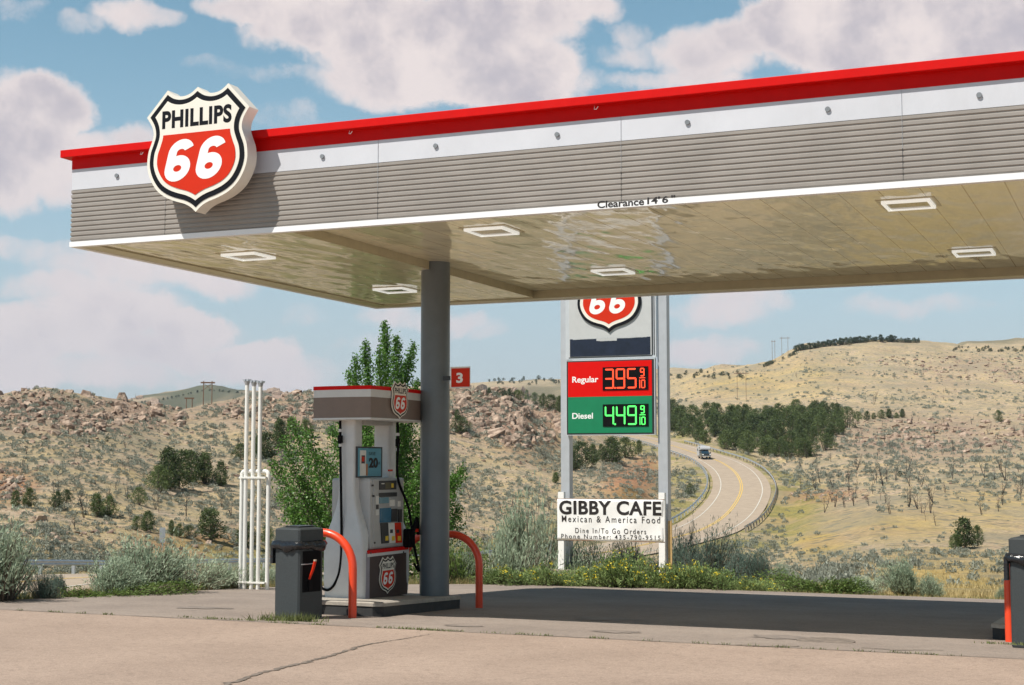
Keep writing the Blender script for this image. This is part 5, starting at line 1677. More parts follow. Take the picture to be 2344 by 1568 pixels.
def sage_mesh(seed, R, Hh, npl, nlf, m, spiky=.6, lw=.017, ll=.075, flowers=None):
    r = np.random.default_rng(seed)
    # several sub-domes of differing height make an uneven outline
    nd = 5
    dc = r.normal(0, R * .38, (nd, 2)); dh = r.uniform(.6, 1.0, nd); dr = r.uniform(.45, .75, nd) * R
    k = r.integers(0, nd, npl); th = r.uniform(0, 2 * np.pi, npl); u = np.sqrt(r.uniform(0, 1, npl))
    tip = np.stack([dc[k, 0] + dr[k] * u * np.cos(th), dc[k, 1] + dr[k] * u * np.sin(th), Hh * dh[k] * np.sqrt(np.clip(1 - .85 * u * u, .02, 1)) * r.uniform(.72, 1.08, npl)], 1)
    base = tip * np.array([.35, .35, 0.0]) + r.normal(0, .04, (npl, 3)) * [1, 1, 0]; base[:, 2] = tip[:, 2] * r.uniform(.05, .35, npl)
    t = r.uniform(.25, 1, (npl, nlf)); ax = tip - base
    P = base[:, None] + ax[:, None] * t[..., None] + r.normal(0, .028, (npl, nlf, 3))
    A = unit(ax)[:, None] * spiky + np.array([0, 0, .35]) + r.normal(0, .42, (npl, nlf, 3))
    lv = leaves(P.reshape(-1, 3), A.reshape(-1, 3), r.uniform(.6, 1.4, npl * nlf) * ll, r.uniform(.7, 1.3, npl * nlf) * lw, r)
    tw = tris_tube(np.stack([base[:, 0] * .5, base[:, 1] * .5, base[:, 2] * 0], 1), base + ax * .8, .008, .003)
    parts = [lv, tw]; mats = [m, BARK]; mi = [np.zeros(len(lv[1])), np.ones(len(tw[1]))]
    if flowers:
        sel = r.random(npl) < flowers
        tt = np.repeat(tip[sel], 9, 0) + r.normal(0, .03, (sel.sum() * 9, 3)) + [0, 0, .03]
        fl = leaves(tt, r.normal(size=(len(tt), 3)), .03, .026, r); parts.append(fl); mats.append(L_FLOW); mi.append(np.full(len(fl[1]), 2))
    v_, q_ = cat(parts)
    return arrays_mesh('bush', v_, q_, mats, np.concatenate(mi))


def ground(x, y): return float(terrain_height(np.array([x]), np.array([y]))[0])


def place_px(xv, D):
    a = (xv - 1172) / FPX; p = F0 * D + R0 * a * D
    return p[0], p[1]


SAGEV = [sage_mesh(100 + i, .62, .95, 300, 26, [L_SAGE, L_SAGE, L_SAGED][i % 3], .6, .012, .055) for i in range(6)]
GREENV = [sage_mesh(140 + i, .6, .62, 260, 22, L_GREEN, .5, .015, .05) for i in range(2)]
RABBV = [sage_mesh(150 + i, .55, .62, 240, 20, L_RABB, .6, .017, .055, flowers=.08) for i in range(4)]

# near bushes: column, row of top, row of foot, width in the picture, distance, kind, label
NEAR = [
    (10, 1200, 1385, 250, 20.6, 's', 'huge grey-green sagebrush at the left edge of the yard'),
    (-150, 1220, 1385, 200, 20.4, 's', 'sagebrush just past the left side of the picture'),
    (118, 1300, 1375, 60, 21.2, 'd', 'low dark sagebrush at the foot of the huge left one'),
    (152, 1305, 1368, 42, 22.0, 'd', 'narrow dark upright sagebrush sprig left of the wide bush'),
    (255, 1282, 1366, 130, 22.9, 's', 'left lobe of pale sagebrush before the long guardrail'),
    (335, 1245, 1366, 180, 23.8, 's', 'tall wide pale sagebrush in front of the long guardrail'),
    (430, 1270, 1360, 150, 24.6, 's', 'pale sagebrush between the tall wide one and the vent pipes'),
    (515, 1285, 1352, 110, 25.2, 's', 'small pale sagebrush just left of the vent pipes'),
    (255, 1335, 1362, 120, 22.6, 'g', 'low bright green weed bush under the wide sagebrush'),
    (350, 1335, 1360, 110, 23.2, 'g', 'second low bright green weed bush at the yard edge left of the pipes'),
    (590, 1295, 1345, 90, 26.8, 's', 'pale sagebrush behind the feet of the vent pipes'),
    (690, 1300, 1340, 90, 28.0, 's', 'pale sagebrush hidden behind the left bin'),
    (1062, 1240, 1335, 80, 29.2, 'g2', 'green and grey bush right of the column foot'),
    (1042, 1262, 1336, 60, 29.6, 's', 'sagebrush peeping out beside the column'),
    (1225, 1172, 1305, 150, 41.5, 's', 'tall loose sagebrush left of the banner'),
    (1155, 1240, 1310, 140, 35.0, 's', 'rounded sagebrush left of the tall loose one'),
    (1330, 1250, 1312, 110, 40.5, 's', 'pale sagebrush under the banner on its left half'),
    (1395, 1262, 1312, 80, 40.0, 's', 'pale sagebrush under the middle of the banner'),
    (1468, 1232, 1310, 100, 40.0, 'd', 'dark sagebrush under the right half of the banner'),
    (1140, 1292, 1338, 89, 28.75, 'r', 'yellow-flowering rabbitbrush at the left end of the flowering row'),
    (1198, 1296, 1340, 100, 28.68, 'r', 'yellow-flowering rabbitbrush left of the timber'),
    (1255, 1286, 1341, 100, 28.61, 'r', 'yellow-green rabbitbrush at the left sign post'),
    (1318, 1296, 1342, 100, 28.54, 'r', 'low rabbitbrush before the timber'),
    (1375, 1289, 1343, 89, 28.47, 'r', 'rabbitbrush under the middle of the banner'),
    (1425, 1264, 1345, 100, 28.41, 'r', 'tallest yellow-green rabbitbrush below the phone number'),
    (1478, 1282, 1346, 89, 28.34, 'r', 'rabbitbrush between the tallest one and the right sign post'),
    (1528, 1286, 1347, 89, 28.28, 'r', 'rabbitbrush at the right sign post'),
    (1575, 1286, 1348, 89, 28.23, 'r', 'full flowering rabbitbrush right of the wooden stake'),
    (1640, 1301, 1349, 89, 28.15, 'r', 'sparse flowering rabbitbrush under the dark sagebrush'),
    (1700, 1314, 1350, 89, 28.08, 'r', 'low flowering rabbitbrush right of the dark sagebrush'),
    (1745, 1321, 1350, 67, 28.02, 'r', 'last small flowering rabbitbrush of the row'),
    (1566, 1214, 1335, 70, 40.5, 'd', 'dark spiky sagebrush close right of the stake'),
    (1612, 1210, 1340, 110, 33.0, 'd', 'largest dark sagebrush right of the price sign'),
    (1680, 1258, 1340, 100, 31.0, 'd', 'dark sagebrush with upright tips at mid right'),
    (1745, 1268, 1345, 70, 30.6, 'd', 'slim dark sagebrush on the right of the dark clump'),
    (1785, 1292, 1348, 60, 30.2, 's', 'small pale sagebrush at the end of the dark clump'),
    (1888, 1308, 1362, 110, 28.6, 'g', 'bright green bush at the yard edge on the right'),
    (1975, 1318, 1364, 90, 28.4, 's', 'low pale sagebrush between the green bush and the big one'),
    (2065, 1285, 1366, 120, 28.4, 's', 'biggest pale sagebrush on the right yard edge'),
    (2118, 1318, 1367, 80, 28.0, 's', 'small pale sagebrush right beside the biggest one'),
    (2282, 1348, 1373, 36, 27.6, 's', 'tiny pale sagebrush near the right hoop guard'),
    (2420, 1320, 1380, 90, 27.4, 's', 'sagebrush past the right side of the picture'),
]
cnt = 0
for (xv, yt, yf, w, D, kd, lb) in NEAR:
    x, y = place_px(xv, D); z = ground(x, y) - .03
    hgt = CAMH - (yt - 1059) / FPX * D - z; wid = w / FPX * D
    pool = {'s': [SAGEV[0], SAGEV[1], SAGEV[3], SAGEV[4]], 'd': [SAGEV[2], SAGEV[5]], 'g': GREENV, 'g2': GREENV, 'r': RABBV}[kd]
    me = pool[cnt % len(pool)]; cnt += 1
    o = link('rabbitbrush' if kd == 'r' else 'green_bush' if kd[0] == 'g' else 'sagebrush', me, None, (x, y, z), cnt * 2.4)
    co = np.zeros(len(me.vertices) * 3, np.float32); me.vertices.foreach_get('co', co); co = co.reshape(-1, 3)
    bw = np.percentile(co[:, 0], 98) - np.percentile(co[:, 0], 2); bh = np.percentile(co[:, 2], 96 if kd == 's' else 98.5)
    o.scale = (wid / bw, wid / bw, max(hgt, .25) / bh)
    tag(o, lb, 'bush', 'bushes along the edge of the yard')


# cottonwood behind the pump
def cottonwood():
    D = 31.5; x0, y0 = place_px(850, D); z0 = ground(x0, y0)
    root = empty('cottonwood_tree', (x0, y0, z0)); tag(root, 'bushy green cottonwood sapling with many stems behind the fuel pump', 'tree')
    r = np.random.default_rng(11)

    def T(xv, yv, dd=0.0):
        q = px(xv, yv, D=D + dd); return np.array([q[0] - x0, q[1] - y0, q[2] - z0])
    tips = [(880, 738, 0), (836, 785, .3), (908, 768, -.3), (797, 850, .5), (948, 788, .2), (868, 800, -.5), (925, 830, .6), (815, 815, 0), (958, 870, -.3), (780, 905, -.2),
            (668, 962, .4), (650, 1005, -.3), (622, 1060, 0), (640, 1130, .3), (700, 985, -.5), (725, 1040, .2), (690, 1100, -.2), (760, 980, .3), (660, 1175, 0), (720, 1165, .4),
            (1040, 1095, .2), (1062, 1075, -.2), (1048, 1160, .3), (1015, 1020, 0), (985, 960, .4), (1030, 1200, -.3), (1000, 1120, .5), (965, 1060, -.4), (930, 980, .3), (880, 920, 0), (930, 1130, .2), (840, 1000, -.4), (880, 1060, .3), (800, 1080, 0), (980, 1190, .2), (760, 1120, -.3)]
    bases = []; P_, A_ = [], []; tb = MB()
    for k, (tx, ty, td) in enumerate(tips):
        tip = T(tx, ty, td * 2.0); bs = np.array([r.normal(0, .22), r.normal(0, .22), -.1])
        mid = bs * .45 + tip * .55 + np.array([0, 0, -.10 * np.linalg.norm(tip[:2])]) + r.normal(0, .22, 3)
        ts = np.linspace(0, 1, 14)[:, None]
        cv = (1 - ts) ** 2 * bs + 2 * ts * (1 - ts) * mid + ts ** 2 * tip
        tb.tube([tuple(q) for q in cv], list(np.linspace(.035, .005, 14)), 6, False)
        Ls = np.linalg.norm(tip - bs); n = int(800 * max(1.2, Ls * .75) * r.uniform(.65, 1.25))
        t = r.beta(2.0, 1.25, n) * .86 + .14; i = np.clip((t * 13).astype(int), 0, 12); f = t * 13 - i
        c = cv[i] * (1 - f)[:, None] + cv[np.minimum(i + 1, 13)] * f[:, None]
        rad = (.46 * (1 - t) ** .6 + .07) * (0.55 + .45 * min(1, Ls / 3)) * (.75 if k < 10 else 1.15)
        # leaves sit on short side twigs, in tufts
        nt = max(8, n // 9); which = r.integers(0, nt, n); dirs = unit(r.normal(size=(nt, 3)) + [0, 0, .5])[which]
        off = dirs * (r.uniform(.15, 1.0, n) * rad)[:, None] * 1.25 + r.normal(0, .03, (n, 3))
        P_.append(c + off); A_.append(r.normal(size=(n, 3)) + [0, 0, -.4])
    P = np.concatenate(P_); A = np.concatenate(A_)
    v_, q_ = leaves(P, A, r.uniform(.034, .066, len(P)), r.uniform(.026, .050, len(P)), r)
    tb.build('trunk', BARK, root)
    link('crown', arrays_mesh('crown', v_, q_, [L_TREE]), root)


cottonwood()


# ------------------------------------------------------------ junipers
def juniper_arrays(seed, n_cl, per, size, slim):
    r = np.random.default_rng(seed)
    h = r.uniform(.12, .98, n_cl); lob = r.uniform(0, 6.28); th = r.uniform(0, 6.28, n_cl)
    prof = np.where(h < .3, .55 + 1.4 * (h - .12), .84 * (1 - (np.clip(h - .3, 0, 1) / .74) ** 2.4)) + .06
    rr = prof * np.sqrt(r.uniform(.25, 1, n_cl)) * (.8 + .28 * np.sin(th * 2 + lob) + .18 * np.sin(3 * th + 5 * h)) * slim * .5
    C = np.stack([rr * np.cos(th), rr * np.sin(th), h], 1)
    P = np.repeat(C, per, 0) + r.normal(0, .045, (n_cl * per, 3)) * [1, 1, .9]
    A = np.repeat(C * [1.2, 1.2, .0], per, 0) + [0, 0, .25] + r.normal(0, .5, P.shape)
    lv = leaves(P, A, r.uniform(.6, 1.3, len(P)) * size, r.uniform(.45, .9, len(P)) * size * .62, r)
    k = 5; p0 = np.zeros((k, 3)) + r.normal(0, .02, (k, 3)) * [1, 1, 0]; p0[:, 2] = -.08
    p1 = np.stack([r.normal(0, .10, k), r.normal(0, .10, k), r.uniform(.3, .7, k)], 1); p1[0, :2] *= .3; p1[0, 2] = .85
    tw = tris_tube(p0, p1, .03, .008)
    return lv, tw


JV = []
for s in range(7):
    lv, tw = juniper_arrays(300 + s, 190, 14, .062, [.85, 1.0, 1.15, .7, .95, 1.3, .8][s])
    JV.append((arrays_mesh('crown', *lv, [L_JUN]), arrays_mesh('trunk', *tw, [BARK])))
JF = []
for s in range(6):
    lv, tw = juniper_arrays(330 + s, 90, 10, .10, [.95, 1.1, 1.3, .8, 1.05, 1.5][s])
    v_, q_ = cat([lv, tw]); JF.append(arrays_mesh('juniper_tree', v_, q_, [L_JUNF, BARK], np.r_[np.zeros(len(lv[1])), np.ones(len(tw[1]))]))

JN = [(385, 1122, 98), (410, 1120, 92), (437, 1104, 74), (468, 1108, 76), (505, 1113, 58), (364, 1126, 62), (66, 1162, 46), (36, 1160, 38), (128, 1167, 42), (152, 1152, 32), (222, 1183, 56), (250, 1182, 48), (318, 1156, 42), (55, 996, 16), (246, 1012, 14),
      (338, 1217, 48), (312, 1214, 34), (482, 1238, 78), (410, 1230, 32), (432, 1232, 30), (392, 1226, 36), (566, 1252, 56), (612, 1250, 50), (550, 1052, 38), (640, 1032, 78), (610, 1052, 64), (668, 1012, 56), (700, 1000, 40), (590, 1046, 50), (1053, 992, 42), (1046, 962, 26), (1272, 1106, 26), (1018, 990, 40),
      (1330, 1072, 62), (1358, 1064, 48), (1400, 1062, 62), (1378, 1056, 40), (1432, 1048, 48), (1462, 1042, 36), (1312, 1076, 44), (1580, 1136, 30), (2208, 1256, 72), (2238, 1250, 48), (2186, 1258, 36), (2286, 966, 28), (1120, 905, 18), (1168, 912, 24), (1186, 918, 26), (1206, 922, 30), (1224, 928, 30), (1242, 934, 34), (1262, 938, 36), (1280, 944, 40), (1150, 908, 20), (1300, 944, 40), (2060, 1092, 14)]
JG = 'junipers on the near hillside'
jl = {0: 'tallest dark juniper in the cluster on the left slope', 4: 'rightmost juniper of the cluster on the left slope', 12: 'small lone juniper right of the left cluster, lower down', 17: 'stout rounded juniper low on the left, above the guardrail', 29: 'juniper on the slope just right of the column', 40: 'little lone juniper inside the highway bend', 41: 'large bushy juniper standing alone in the right meadow', 44: 'lone round juniper high on the right burnt slope'}
for k, (xv, yv, hp) in enumerate(JN):
    p = hit(xv, yv)
    if p is None: continue
    D = (p - Vector(CO)).dot(Vector(FW)); hm = hp / FPX * D
    if hp >= 26:
        root = empty('juniper_tree', (p.x, p.y, p.z - .03 * hm), k * 1.9); me = JV[k % len(JV)]
        sc = (hm * (1.0 + .25 * math.sin(k * 3.1)),) * 2 + (hm,)
        root.scale = sc
        link('crown', me[0], root); link('trunk', me[1], root); o = root
    else:
        o = link('juniper_tree', JF[k % len(JF)], None, (p.x, p.y, p.z - .03 * hm), k * 1.9, (hm, hm, hm))
    tag(o, jl.get(k, 'dark green juniper among others on the rocky hillside' if k not in range(46, 55) else 'dark juniper on the ridge left of the price sign'), 'tree', JG if k not in jl else None)

# juniper wood beside the bend and the trees along the skyline
woodpoly = [(1525, 952), (1600, 945), (1700, 945), (1800, 945), (1900, 945), (1955, 965), (1925, 1000), (1918, 1025), (1835, 1052), (1760, 1050), (1705, 1042), (1640, 1024), (1590, 1012), (1525, 1004)]


def inside(pt, poly):
    c = False; j = len(poly) - 1
    for i in range(len(poly)):
        if (poly[i][1] > pt[1]) != (poly[j][1] > pt[1]) and pt[0] < (poly[j][0] - poly[i][0]) * (pt[1] - poly[i][1]) / (poly[j][1] - poly[i][1]) + poly[i][0]: c = not c
        j = i
    return c


rj = np.random.default_rng(21); WP = []
while len(WP) < 112:
    q = (rj.uniform(1520, 1960), rj.uniform(940, 1055))
    if inside(q, woodpoly) and all(math.hypot(q[0] - a[0], (q[1] - a[1]) * 1.6) > 11 for a in WP): WP.append(q)
WP += [(1985, 962), (2000, 960), (2018, 958), (2035, 957), (2052, 958), (1965, 960), (2066, 956)]
pts = hits(WP, 100)
for k, (q, p) in enumerate(zip(WP, pts)):
    if np.isnan(p[0]): continue
    D = (p - CO) @ FW; hp = rj.uniform(32, 50) * (1.0 if q[0] < 1940 and q[1] > 960 else .75)
    if k >= 112: hp = rj.uniform(14, 26)
    hm = hp / FPX * D
    me = JV[k % len(JV)]
    root = empty('juniper_tree', (p[0], p[1], p[2] - .04 * hm), k * 1.3); root.scale = (hm * rj.uniform(.95, 1.35), hm * rj.uniform(.95, 1.35), hm)
    link('crown', me[0], root); link('trunk', me[1], root)
    tag(root, 'dark juniper in the dense wood between the highway bend and the burnt slope', 'tree', 'junipers in the wood beside the bend')

SKY_ = []
for k in range(58): xx = 1822 + k * 4.9 + rj.uniform(-3, 3); SKY_.append((xx, np.interp(xx, [1815, 1900, 2000, 2100], [806, 792, 781, 785]), rj.uniform(9, 17) * (1 if xx < 2050 else .8), 'dome'))
for k in range(12): xx = 1730 + rj.uniform(0, 90); SKY_.append((xx, np.interp(xx, [1730, 1820], [848, 812]), rj.uniform(6, 11), 'dome'))
for k in range(30): xx = 2180 + k * 6 + rj.uniform(-4, 4); SKY_.append((xx + rj.normal(0, 8), rj.uniform(797, 806), rj.uniform(4, 9), 'far'))
for k in range(22): xx = 1535 + k * 8 + rj.uniform(-5, 5); SKY_.append((xx + rj.normal(0, 10), rj.uniform(852, 868), rj.uniform(5, 11), 'far'))
for k in range(26): xx = 1120 + k * 6.5 + rj.uniform(-4, 4); SKY_.append((xx + rj.normal(0, 9), rj.uniform(868, 882), rj.uniform(5, 10), 'far'))
for k in range(30): xx = 295 + k * 9 + rj.uniform(-5, 5); SKY_.append((xx, np.interp(xx, [300, 380, 470, 560], [926, 915, 894, 903]), rj.uniform(4, 7), 'far'))
pts = hits([(a, b_) for a, b_, c_, d_ in SKY_], 600, 5500, 600)
for dy in (3, 6, 9, 14):
    bad = np.isnan(pts[:, 0])
    if bad.any(): pts[bad] = hits([(SKY_[i][0], SKY_[i][1] + dy) for i in np.nonzero(bad)[0]], 600, 5500, 600)
for k, (s, p) in enumerate(zip(SKY_, pts)):
    if np.isnan(p[0]): continue
    D = (p - CO) @ FW; hm = s[2] / FPX * D
    o = link('juniper_tree', JF[k % len(JF)], None, (p[0], p[1], p[2] - .05 * hm), k * 2.1, (hm * rj.uniform(1, 1.7), hm * rj.uniform(1, 1.7), hm))
    tag(o, 'tiny dark tree in the line along the top of the right hill' if s[3] == 'dome' else 'tiny dark tree on a far ridge at the skyline', 'tree', 'trees along the crest of the right hill' if s[3] == 'dome' else 'trees on the far ridges')


# ------------------------------------------------------------ burnt trees
def burnt_mesh(seed):
    r = np.random.default_rng(seed); p0, p1, a, b_ = [], [], [], []
    lean = r.normal(0, .10, 2); nst = r.integers(1, 4)
    for s in range(nst):
        q = np.array([r.normal(0, .02), r.normal(0, .02), -.05]); dr = np.array([lean[0] + r.normal(0, .18), lean[1] + r.normal(0, .18), 1.0]); h = r.uniform(.7, 1.0) if s else 1.0
        nseg = 5; rad = r.uniform(.016, .026)
        for k in range(nseg):
            n = q + dr * h / nseg + r.normal(0, .02, 3); p0.append(q); p1.append(n); a.append(rad * (1 - k / nseg * .8)); b_.append(rad * (1 - (k + 1) / nseg * .8))
            if k >= 1:
                for j in range(r.integers(1, 3)):
                    th = r.uniform(0, 6.28); L_ = r.uniform(.12, .34) * (1.1 - k / nseg * .6); e = n + np.array([math.cos(th) * L_, math.sin(th) * L_, r.uniform(.02, .28)])
                    p0.append(n); p1.append(e); a.append(.008); b_.append(.004)
                    if r.random() < .6:
                        th += r.normal(0, .8); e2 = n * .4 + e * .6 + np.array([math.cos(th) * L_ * .5, math.sin(th) * L_ * .5, r.uniform(.02, .14)]); p0.append(n * .4 + e * .6); p1.append(e2); a.append(.005); b_.append(.003)
            q = n
    return arrays_mesh('burnt_tree', *tris_tube(np.array(p0), np.array(p1), np.array(a), np.array(b_)), [CHAR])


BV = [burnt_mesh(400 + i) for i in range(12)]
rb = np.random.default_rng(31); BP = [(2120, 1192, 34), (2142, 1202, 32), (2023, 1118, 62), (2005, 1105, 40), (1108, 1246, 44), (135, 1160, 80), (190, 1170, 60), (60, 1040, 34), (2050, 1100, 36), (1960, 1080, 44), (2000, 925, 34), (2300, 1100, 60), (2180, 1090, 50), (2075, 1085, 46), (720, 884, 18), (700, 884, 14), (1085, 893, 16), (230, 902, 16), (60, 894, 14), (310, 912, 12)]
while len(BP) < 290:
    if rb.random() < .50:
        q = (rb.uniform(1780, 2344), rb.uniform(950, 1180)); s = rb.uniform(.6, 1.2) * (14 + (q[1] - 940) * .14)
    elif rb.random() < .75:
        q = (rb.uniform(0, 1270), rb.uniform(945, 1220)); s = rb.uniform(.5, 1.2) * (12 + (q[1] - 940) * .14)
    else:
        q = (rb.uniform(1750, 2344), rb.uniform(810, 950)); s = rb.uniform(7, 15)
    BP.append((q[0], q[1], s))
pts = hits([(a, b_) for a, b_, c_ in BP], 70)
for k, (s, p) in enumerate(zip(BP, pts)):
    if np.isnan(p[0]): continue
    if road_near(p[:1], p[1:2])[0][0] < 9: continue
    D = (p - CO) @ FW; hm = s[2] / FPX * D * .9
    o = link('burnt_tree', BV[k % 12], None, (p[0], p[1], p[2] - .05), k * 1.7, (hm * .9, hm * .9, hm))
    tag(o, 'bare blackened burnt tree standing on the dry slopes', 'dead tree', 'burnt trees on the hillsides')


# ------------------------------------------------------------ rocks
def rock_mesh(seed, blocky):
    r = np.random.default_rng(seed); bm = bmesh.new()
    for q in range(16):
        v_ = r.normal(size=3); v_ /= np.linalg.norm(v_)
        if blocky: v_ = np.sign(v_) * np.abs(v_) ** .45 * .62
        bm.verts.new(tuple(v_ * r.uniform(.42, .60) * [1, 1, .85]))
    h = bmesh.ops.convex_hull(bm, input=bm.verts)
    bmesh.ops.delete(bm, geom=[v_ for v_ in bm.verts if not v_.link_faces], context='VERTS')
    ed = [e for e in bm.edges if len(e.link_faces) == 2 and e.calc_face_angle(0) > .35]
    bmesh.ops.bevel(bm, geom=ed, offset=.035, segments=1, affect='EDGES', clamp_overlap=True)
    bmesh.ops.triangulate(bm, faces=bm.faces)
    bmesh.ops.recalc_face_normals(bm, faces=bm.faces)
    me = bpy.data.meshes.new('rock'); bm.to_mesh(me); bm.free(); me.materials.append(ROCK); return me


RV = [rock_mesh(500 + i, i % 2) for i in range(10)]
rr_ = np.random.default_rng(41); RPX = []


def band(n, poly, s0, s1, flat=(.6, 1.0)):
    k = 0; xs = [p[0] for p in poly]; ys = [p[1] for p in poly]
    while k < n:
        q = (rr_.uniform(min(xs), max(xs)), rr_.uniform(min(ys), max(ys)))
        if inside(q, poly):
            RPX.append((q[0], q[1], s0 + (s1 - s0) * rr_.random() ** 3.0, rr_.uniform(*flat))); k += 1


band(620, [(-40, 890), (105, 882), (200, 898), (330, 915), (420, 935), (420, 975), (330, 985), (200, 1000), (60, 995), (-40, 980)], 5, 34, (.7, 1.3))
band(260, [(500, 935), (560, 905), (640, 888), (760, 880), (760, 950), (700, 985), (600, 975), (520, 960)], 6, 34, (.7, 1.2))
band(560, [(1035, 890), (1100, 888), (1180, 893), (1230, 912), (1290, 945), (1290, 1010), (1180, 1030), (1100, 1000), (1035, 985)], 5, 38, (.7, 1.4))
band(150, [(0, 985), (420, 975), (620, 975), (760, 990), (640, 1110), (300, 1060), (0, 1090)], 4, 20)
band(140, [(0, 1150), (200, 1190), (480, 1225), (640, 1250), (640, 1290), (300, 1275), (0, 1235)], 5, 26, (.5, .8))
band(90, [(-20, 1070), (55, 1080), (70, 1130), (30, 1150), (-20, 1140)], 6, 30)
band(120, [(1035, 1020), (1290, 1040), (1290, 1170), (1040, 1180)], 4, 16, (.5, .8))
band(100, [(1310, 1085), (1440, 1060), (1490, 1085), (1430, 1160), (1330, 1160)], 3, 10, (.5, .8))
band(330, [(1930, 965), (2060, 962), (2344, 950), (2344, 1040), (2100, 1030), (1930, 1010)], 5, 30, (.45, .8))
band(90, [(1800, 1125), (1990, 1120), (1990, 1150), (1820, 1150)], 4, 18, (.45, .7))
band(280, [(1960, 815), (2344, 820), (2344, 880), (2100, 860)], 3, 15, (.5, .8))
band(90, [(1780, 1000), (2344, 1040), (2344, 1180), (1860, 1120)], 3, 11, (.45, .7))
RPX += [(1125, 995, 66, .8), (1068, 1000, 30, .8), (260, 985, 30, .9), (300, 1262, 34, .7), (325, 1268, 28, .7), (92, 1192, 44, .5), (175, 1220, 26, .45), (660, 1275, 40, .5), (1205, 1000, 34, .7)]
RPX.sort(key=lambda q: -q[2])
pts = hits([(a, b_) for a, b_, c_, d_ in RPX], 70); okk = [i for i in range(len(RPX)) if not np.isnan(pts[i][0]) and road_near(pts[i][:1], pts[i][1:2])[0][0] > 8]
restV, restF, ro = [], [], 0
rockarr = []
for me in RV:
    n = len(me.vertices); co = np.zeros(n * 3, np.float32); me.vertices.foreach_get('co', co); t = np.zeros(len(me.polygons) * 3, np.int32); me.polygons.foreach_get('vertices', t); rockarr.append((co.reshape(-1, 3), t.reshape(-1, 3)))
for j, i in enumerate(okk):
    q, p = RPX[i], pts[i]; D = (p - CO) @ FW; s = q[2] / FPX * D; k = j % len(RV); rz = rr_.uniform(0, 6.28); sc = np.array([s * rr_.uniform(.8, 1.3), s * rr_.uniform(.8, 1.2), s * q[3]])
    if j < 300:
        o = link('rock', RV[k], None, (p[0], p[1], p[2] + sc[2] * .02)); o.rotation_euler = (rr_.normal(0, .18), rr_.normal(0, .18), rz); o.scale = tuple(sc)
        lb = 'large pale boulder on the slope right of the column' if q[2] == 66 else 'angular pinkish rock weathering out of the dry hillside'
        tag(o, lb, 'rock', None if q[2] == 66 else 'rocks on the hillsides')
    else:
        co, t = rockarr[k]; c_, s_ = math.cos(rz), math.sin(rz); w = co * sc
        restV.append(np.stack([w[:, 0] * c_ - w[:, 1] * s_, w[:, 0] * s_ + w[:, 1] * c_, w[:, 2]], 1) + p + [0, 0, sc[2] * .1]); restF.append(t + ro); ro += len(co)
tag(link('rubble', arrays_mesh('rubble', np.concatenate(restV), np.concatenate(restF), [ROCK])), 'scattered small broken rocks over the dry hillsides', 'rubble', kind='stuff')


# ------------------------------------------------------------ sagebrush on the hills
def hill_sage(seed, n=58):
    r = np.random.default_rng(seed); th = r.uniform(0, 6.28, n); u = np.sqrt(r.uniform(0, 1, n))
    P = np.stack([.46 * u * np.cos(th), .46 * u * np.sin(th), .66 * np.sqrt(1 - .8 * u * u) * r.uniform(.25, 1.0, n)], 1)
    A = P * [1, 1, .8] + [0, 0, .30] + r.normal(0, .2, P.shape)
    return leaves(P, A, r.uniform(.18, .34, n), r.uniform(.09, .17, n), r)


HS = [hill_sage(600 + i) for i in range(8)]
HM = [arrays_mesh('sagebrush', v_, q_, [L_HSAGE]) for v_, q_ in HS]
rs = np.random.default_rng(51)
N_ = 36000
SP = np.column_stack([rs.uniform(-60, 2420, N_), 1345 - 540 * rs.random(N_) ** 1.15])
pts = hits(SP, 30, 1600, 420)
ok = ~np.isnan(pts[:, 0]); pts = pts[ok]; SP = SP[ok]
D_, Z_, S_ = road_near(pts[:, 0], pts[:, 1]); dist = (pts - CO) @ FW
mask = (D_ > 7.6) & (pad_sd(pts[:, 0], pts[:, 1]) > 1.0)
dens = np.clip(.48 + 1.5 * fbm(pts[:, 0] / 13, pts[:, 1] / 13, 71) + 1.9 * fbm(pts[:, 0] / 55, pts[:, 1] / 55, 72, 3), 0.02, 1.15)
gx, gy = SP[:, 0], SP[:, 1]
sparse = ((gx > 1900) & (gy > 1180) & (gy < 1260)) | ((gx > 1790) & (gx < 1960) & (gy > 1150) & (gy < 1300)) | ((gx > 1950) & (gy > 1300))
dens = np.where(sparse, dens * .22, dens)
dens = np.where(((gx > 1640) & (gx < 1800) & (gy > 1080) & (gy < 1300)) | ((gx > 1650) & (gx < 1970) & (gy > 1258) & (gy < 1345)) | ((gx > 1290) & (gx < 1640) & (gy > 1080) & (gy < 1215)), np.clip(dens + .55, 0, 1.2), dens)
keep = mask & (rs.random(len(pts)) < dens ** 1.4 * .85)
pts, dist = pts[keep], dist[keep]
size = (.30 + .72 * rs.random(len(pts)) ** 1.8) * np.clip(dist / 180, .7, 2.1)
order = np.argsort(-(size / dist)); pts, dist, size = pts[order], dist[order], size[order]
sv, sq_, so_ = [], [], 0
for j in range(len(pts)):
    p, s = pts[j], size[j]; rz = rs.uniform(0, 6.28); k = j % len(HS)
    if j < 300:
        o = link('sagebrush', HM[k], None, (p[0], p[1], p[2] - .03), rz, (s, s, s * rs.uniform(.75, 1.1)))
        tag(o, 'small grey-green sagebrush dotted over the dry ground beyond the yard', 'bush', 'sagebrush on the hillsides')
    else:
        v_, q_ = HS[k]; c_, s_ = math.cos(rz) * s, math.sin(rz) * s
        sv.append(np.stack([v_[:, 0] * c_ - v_[:, 1] * s_, v_[:, 0] * s_ + v_[:, 1] * c_, v_[:, 2] * s * .9], 1) + p); sq_.append(q_ + so_); so_ += len(v_)
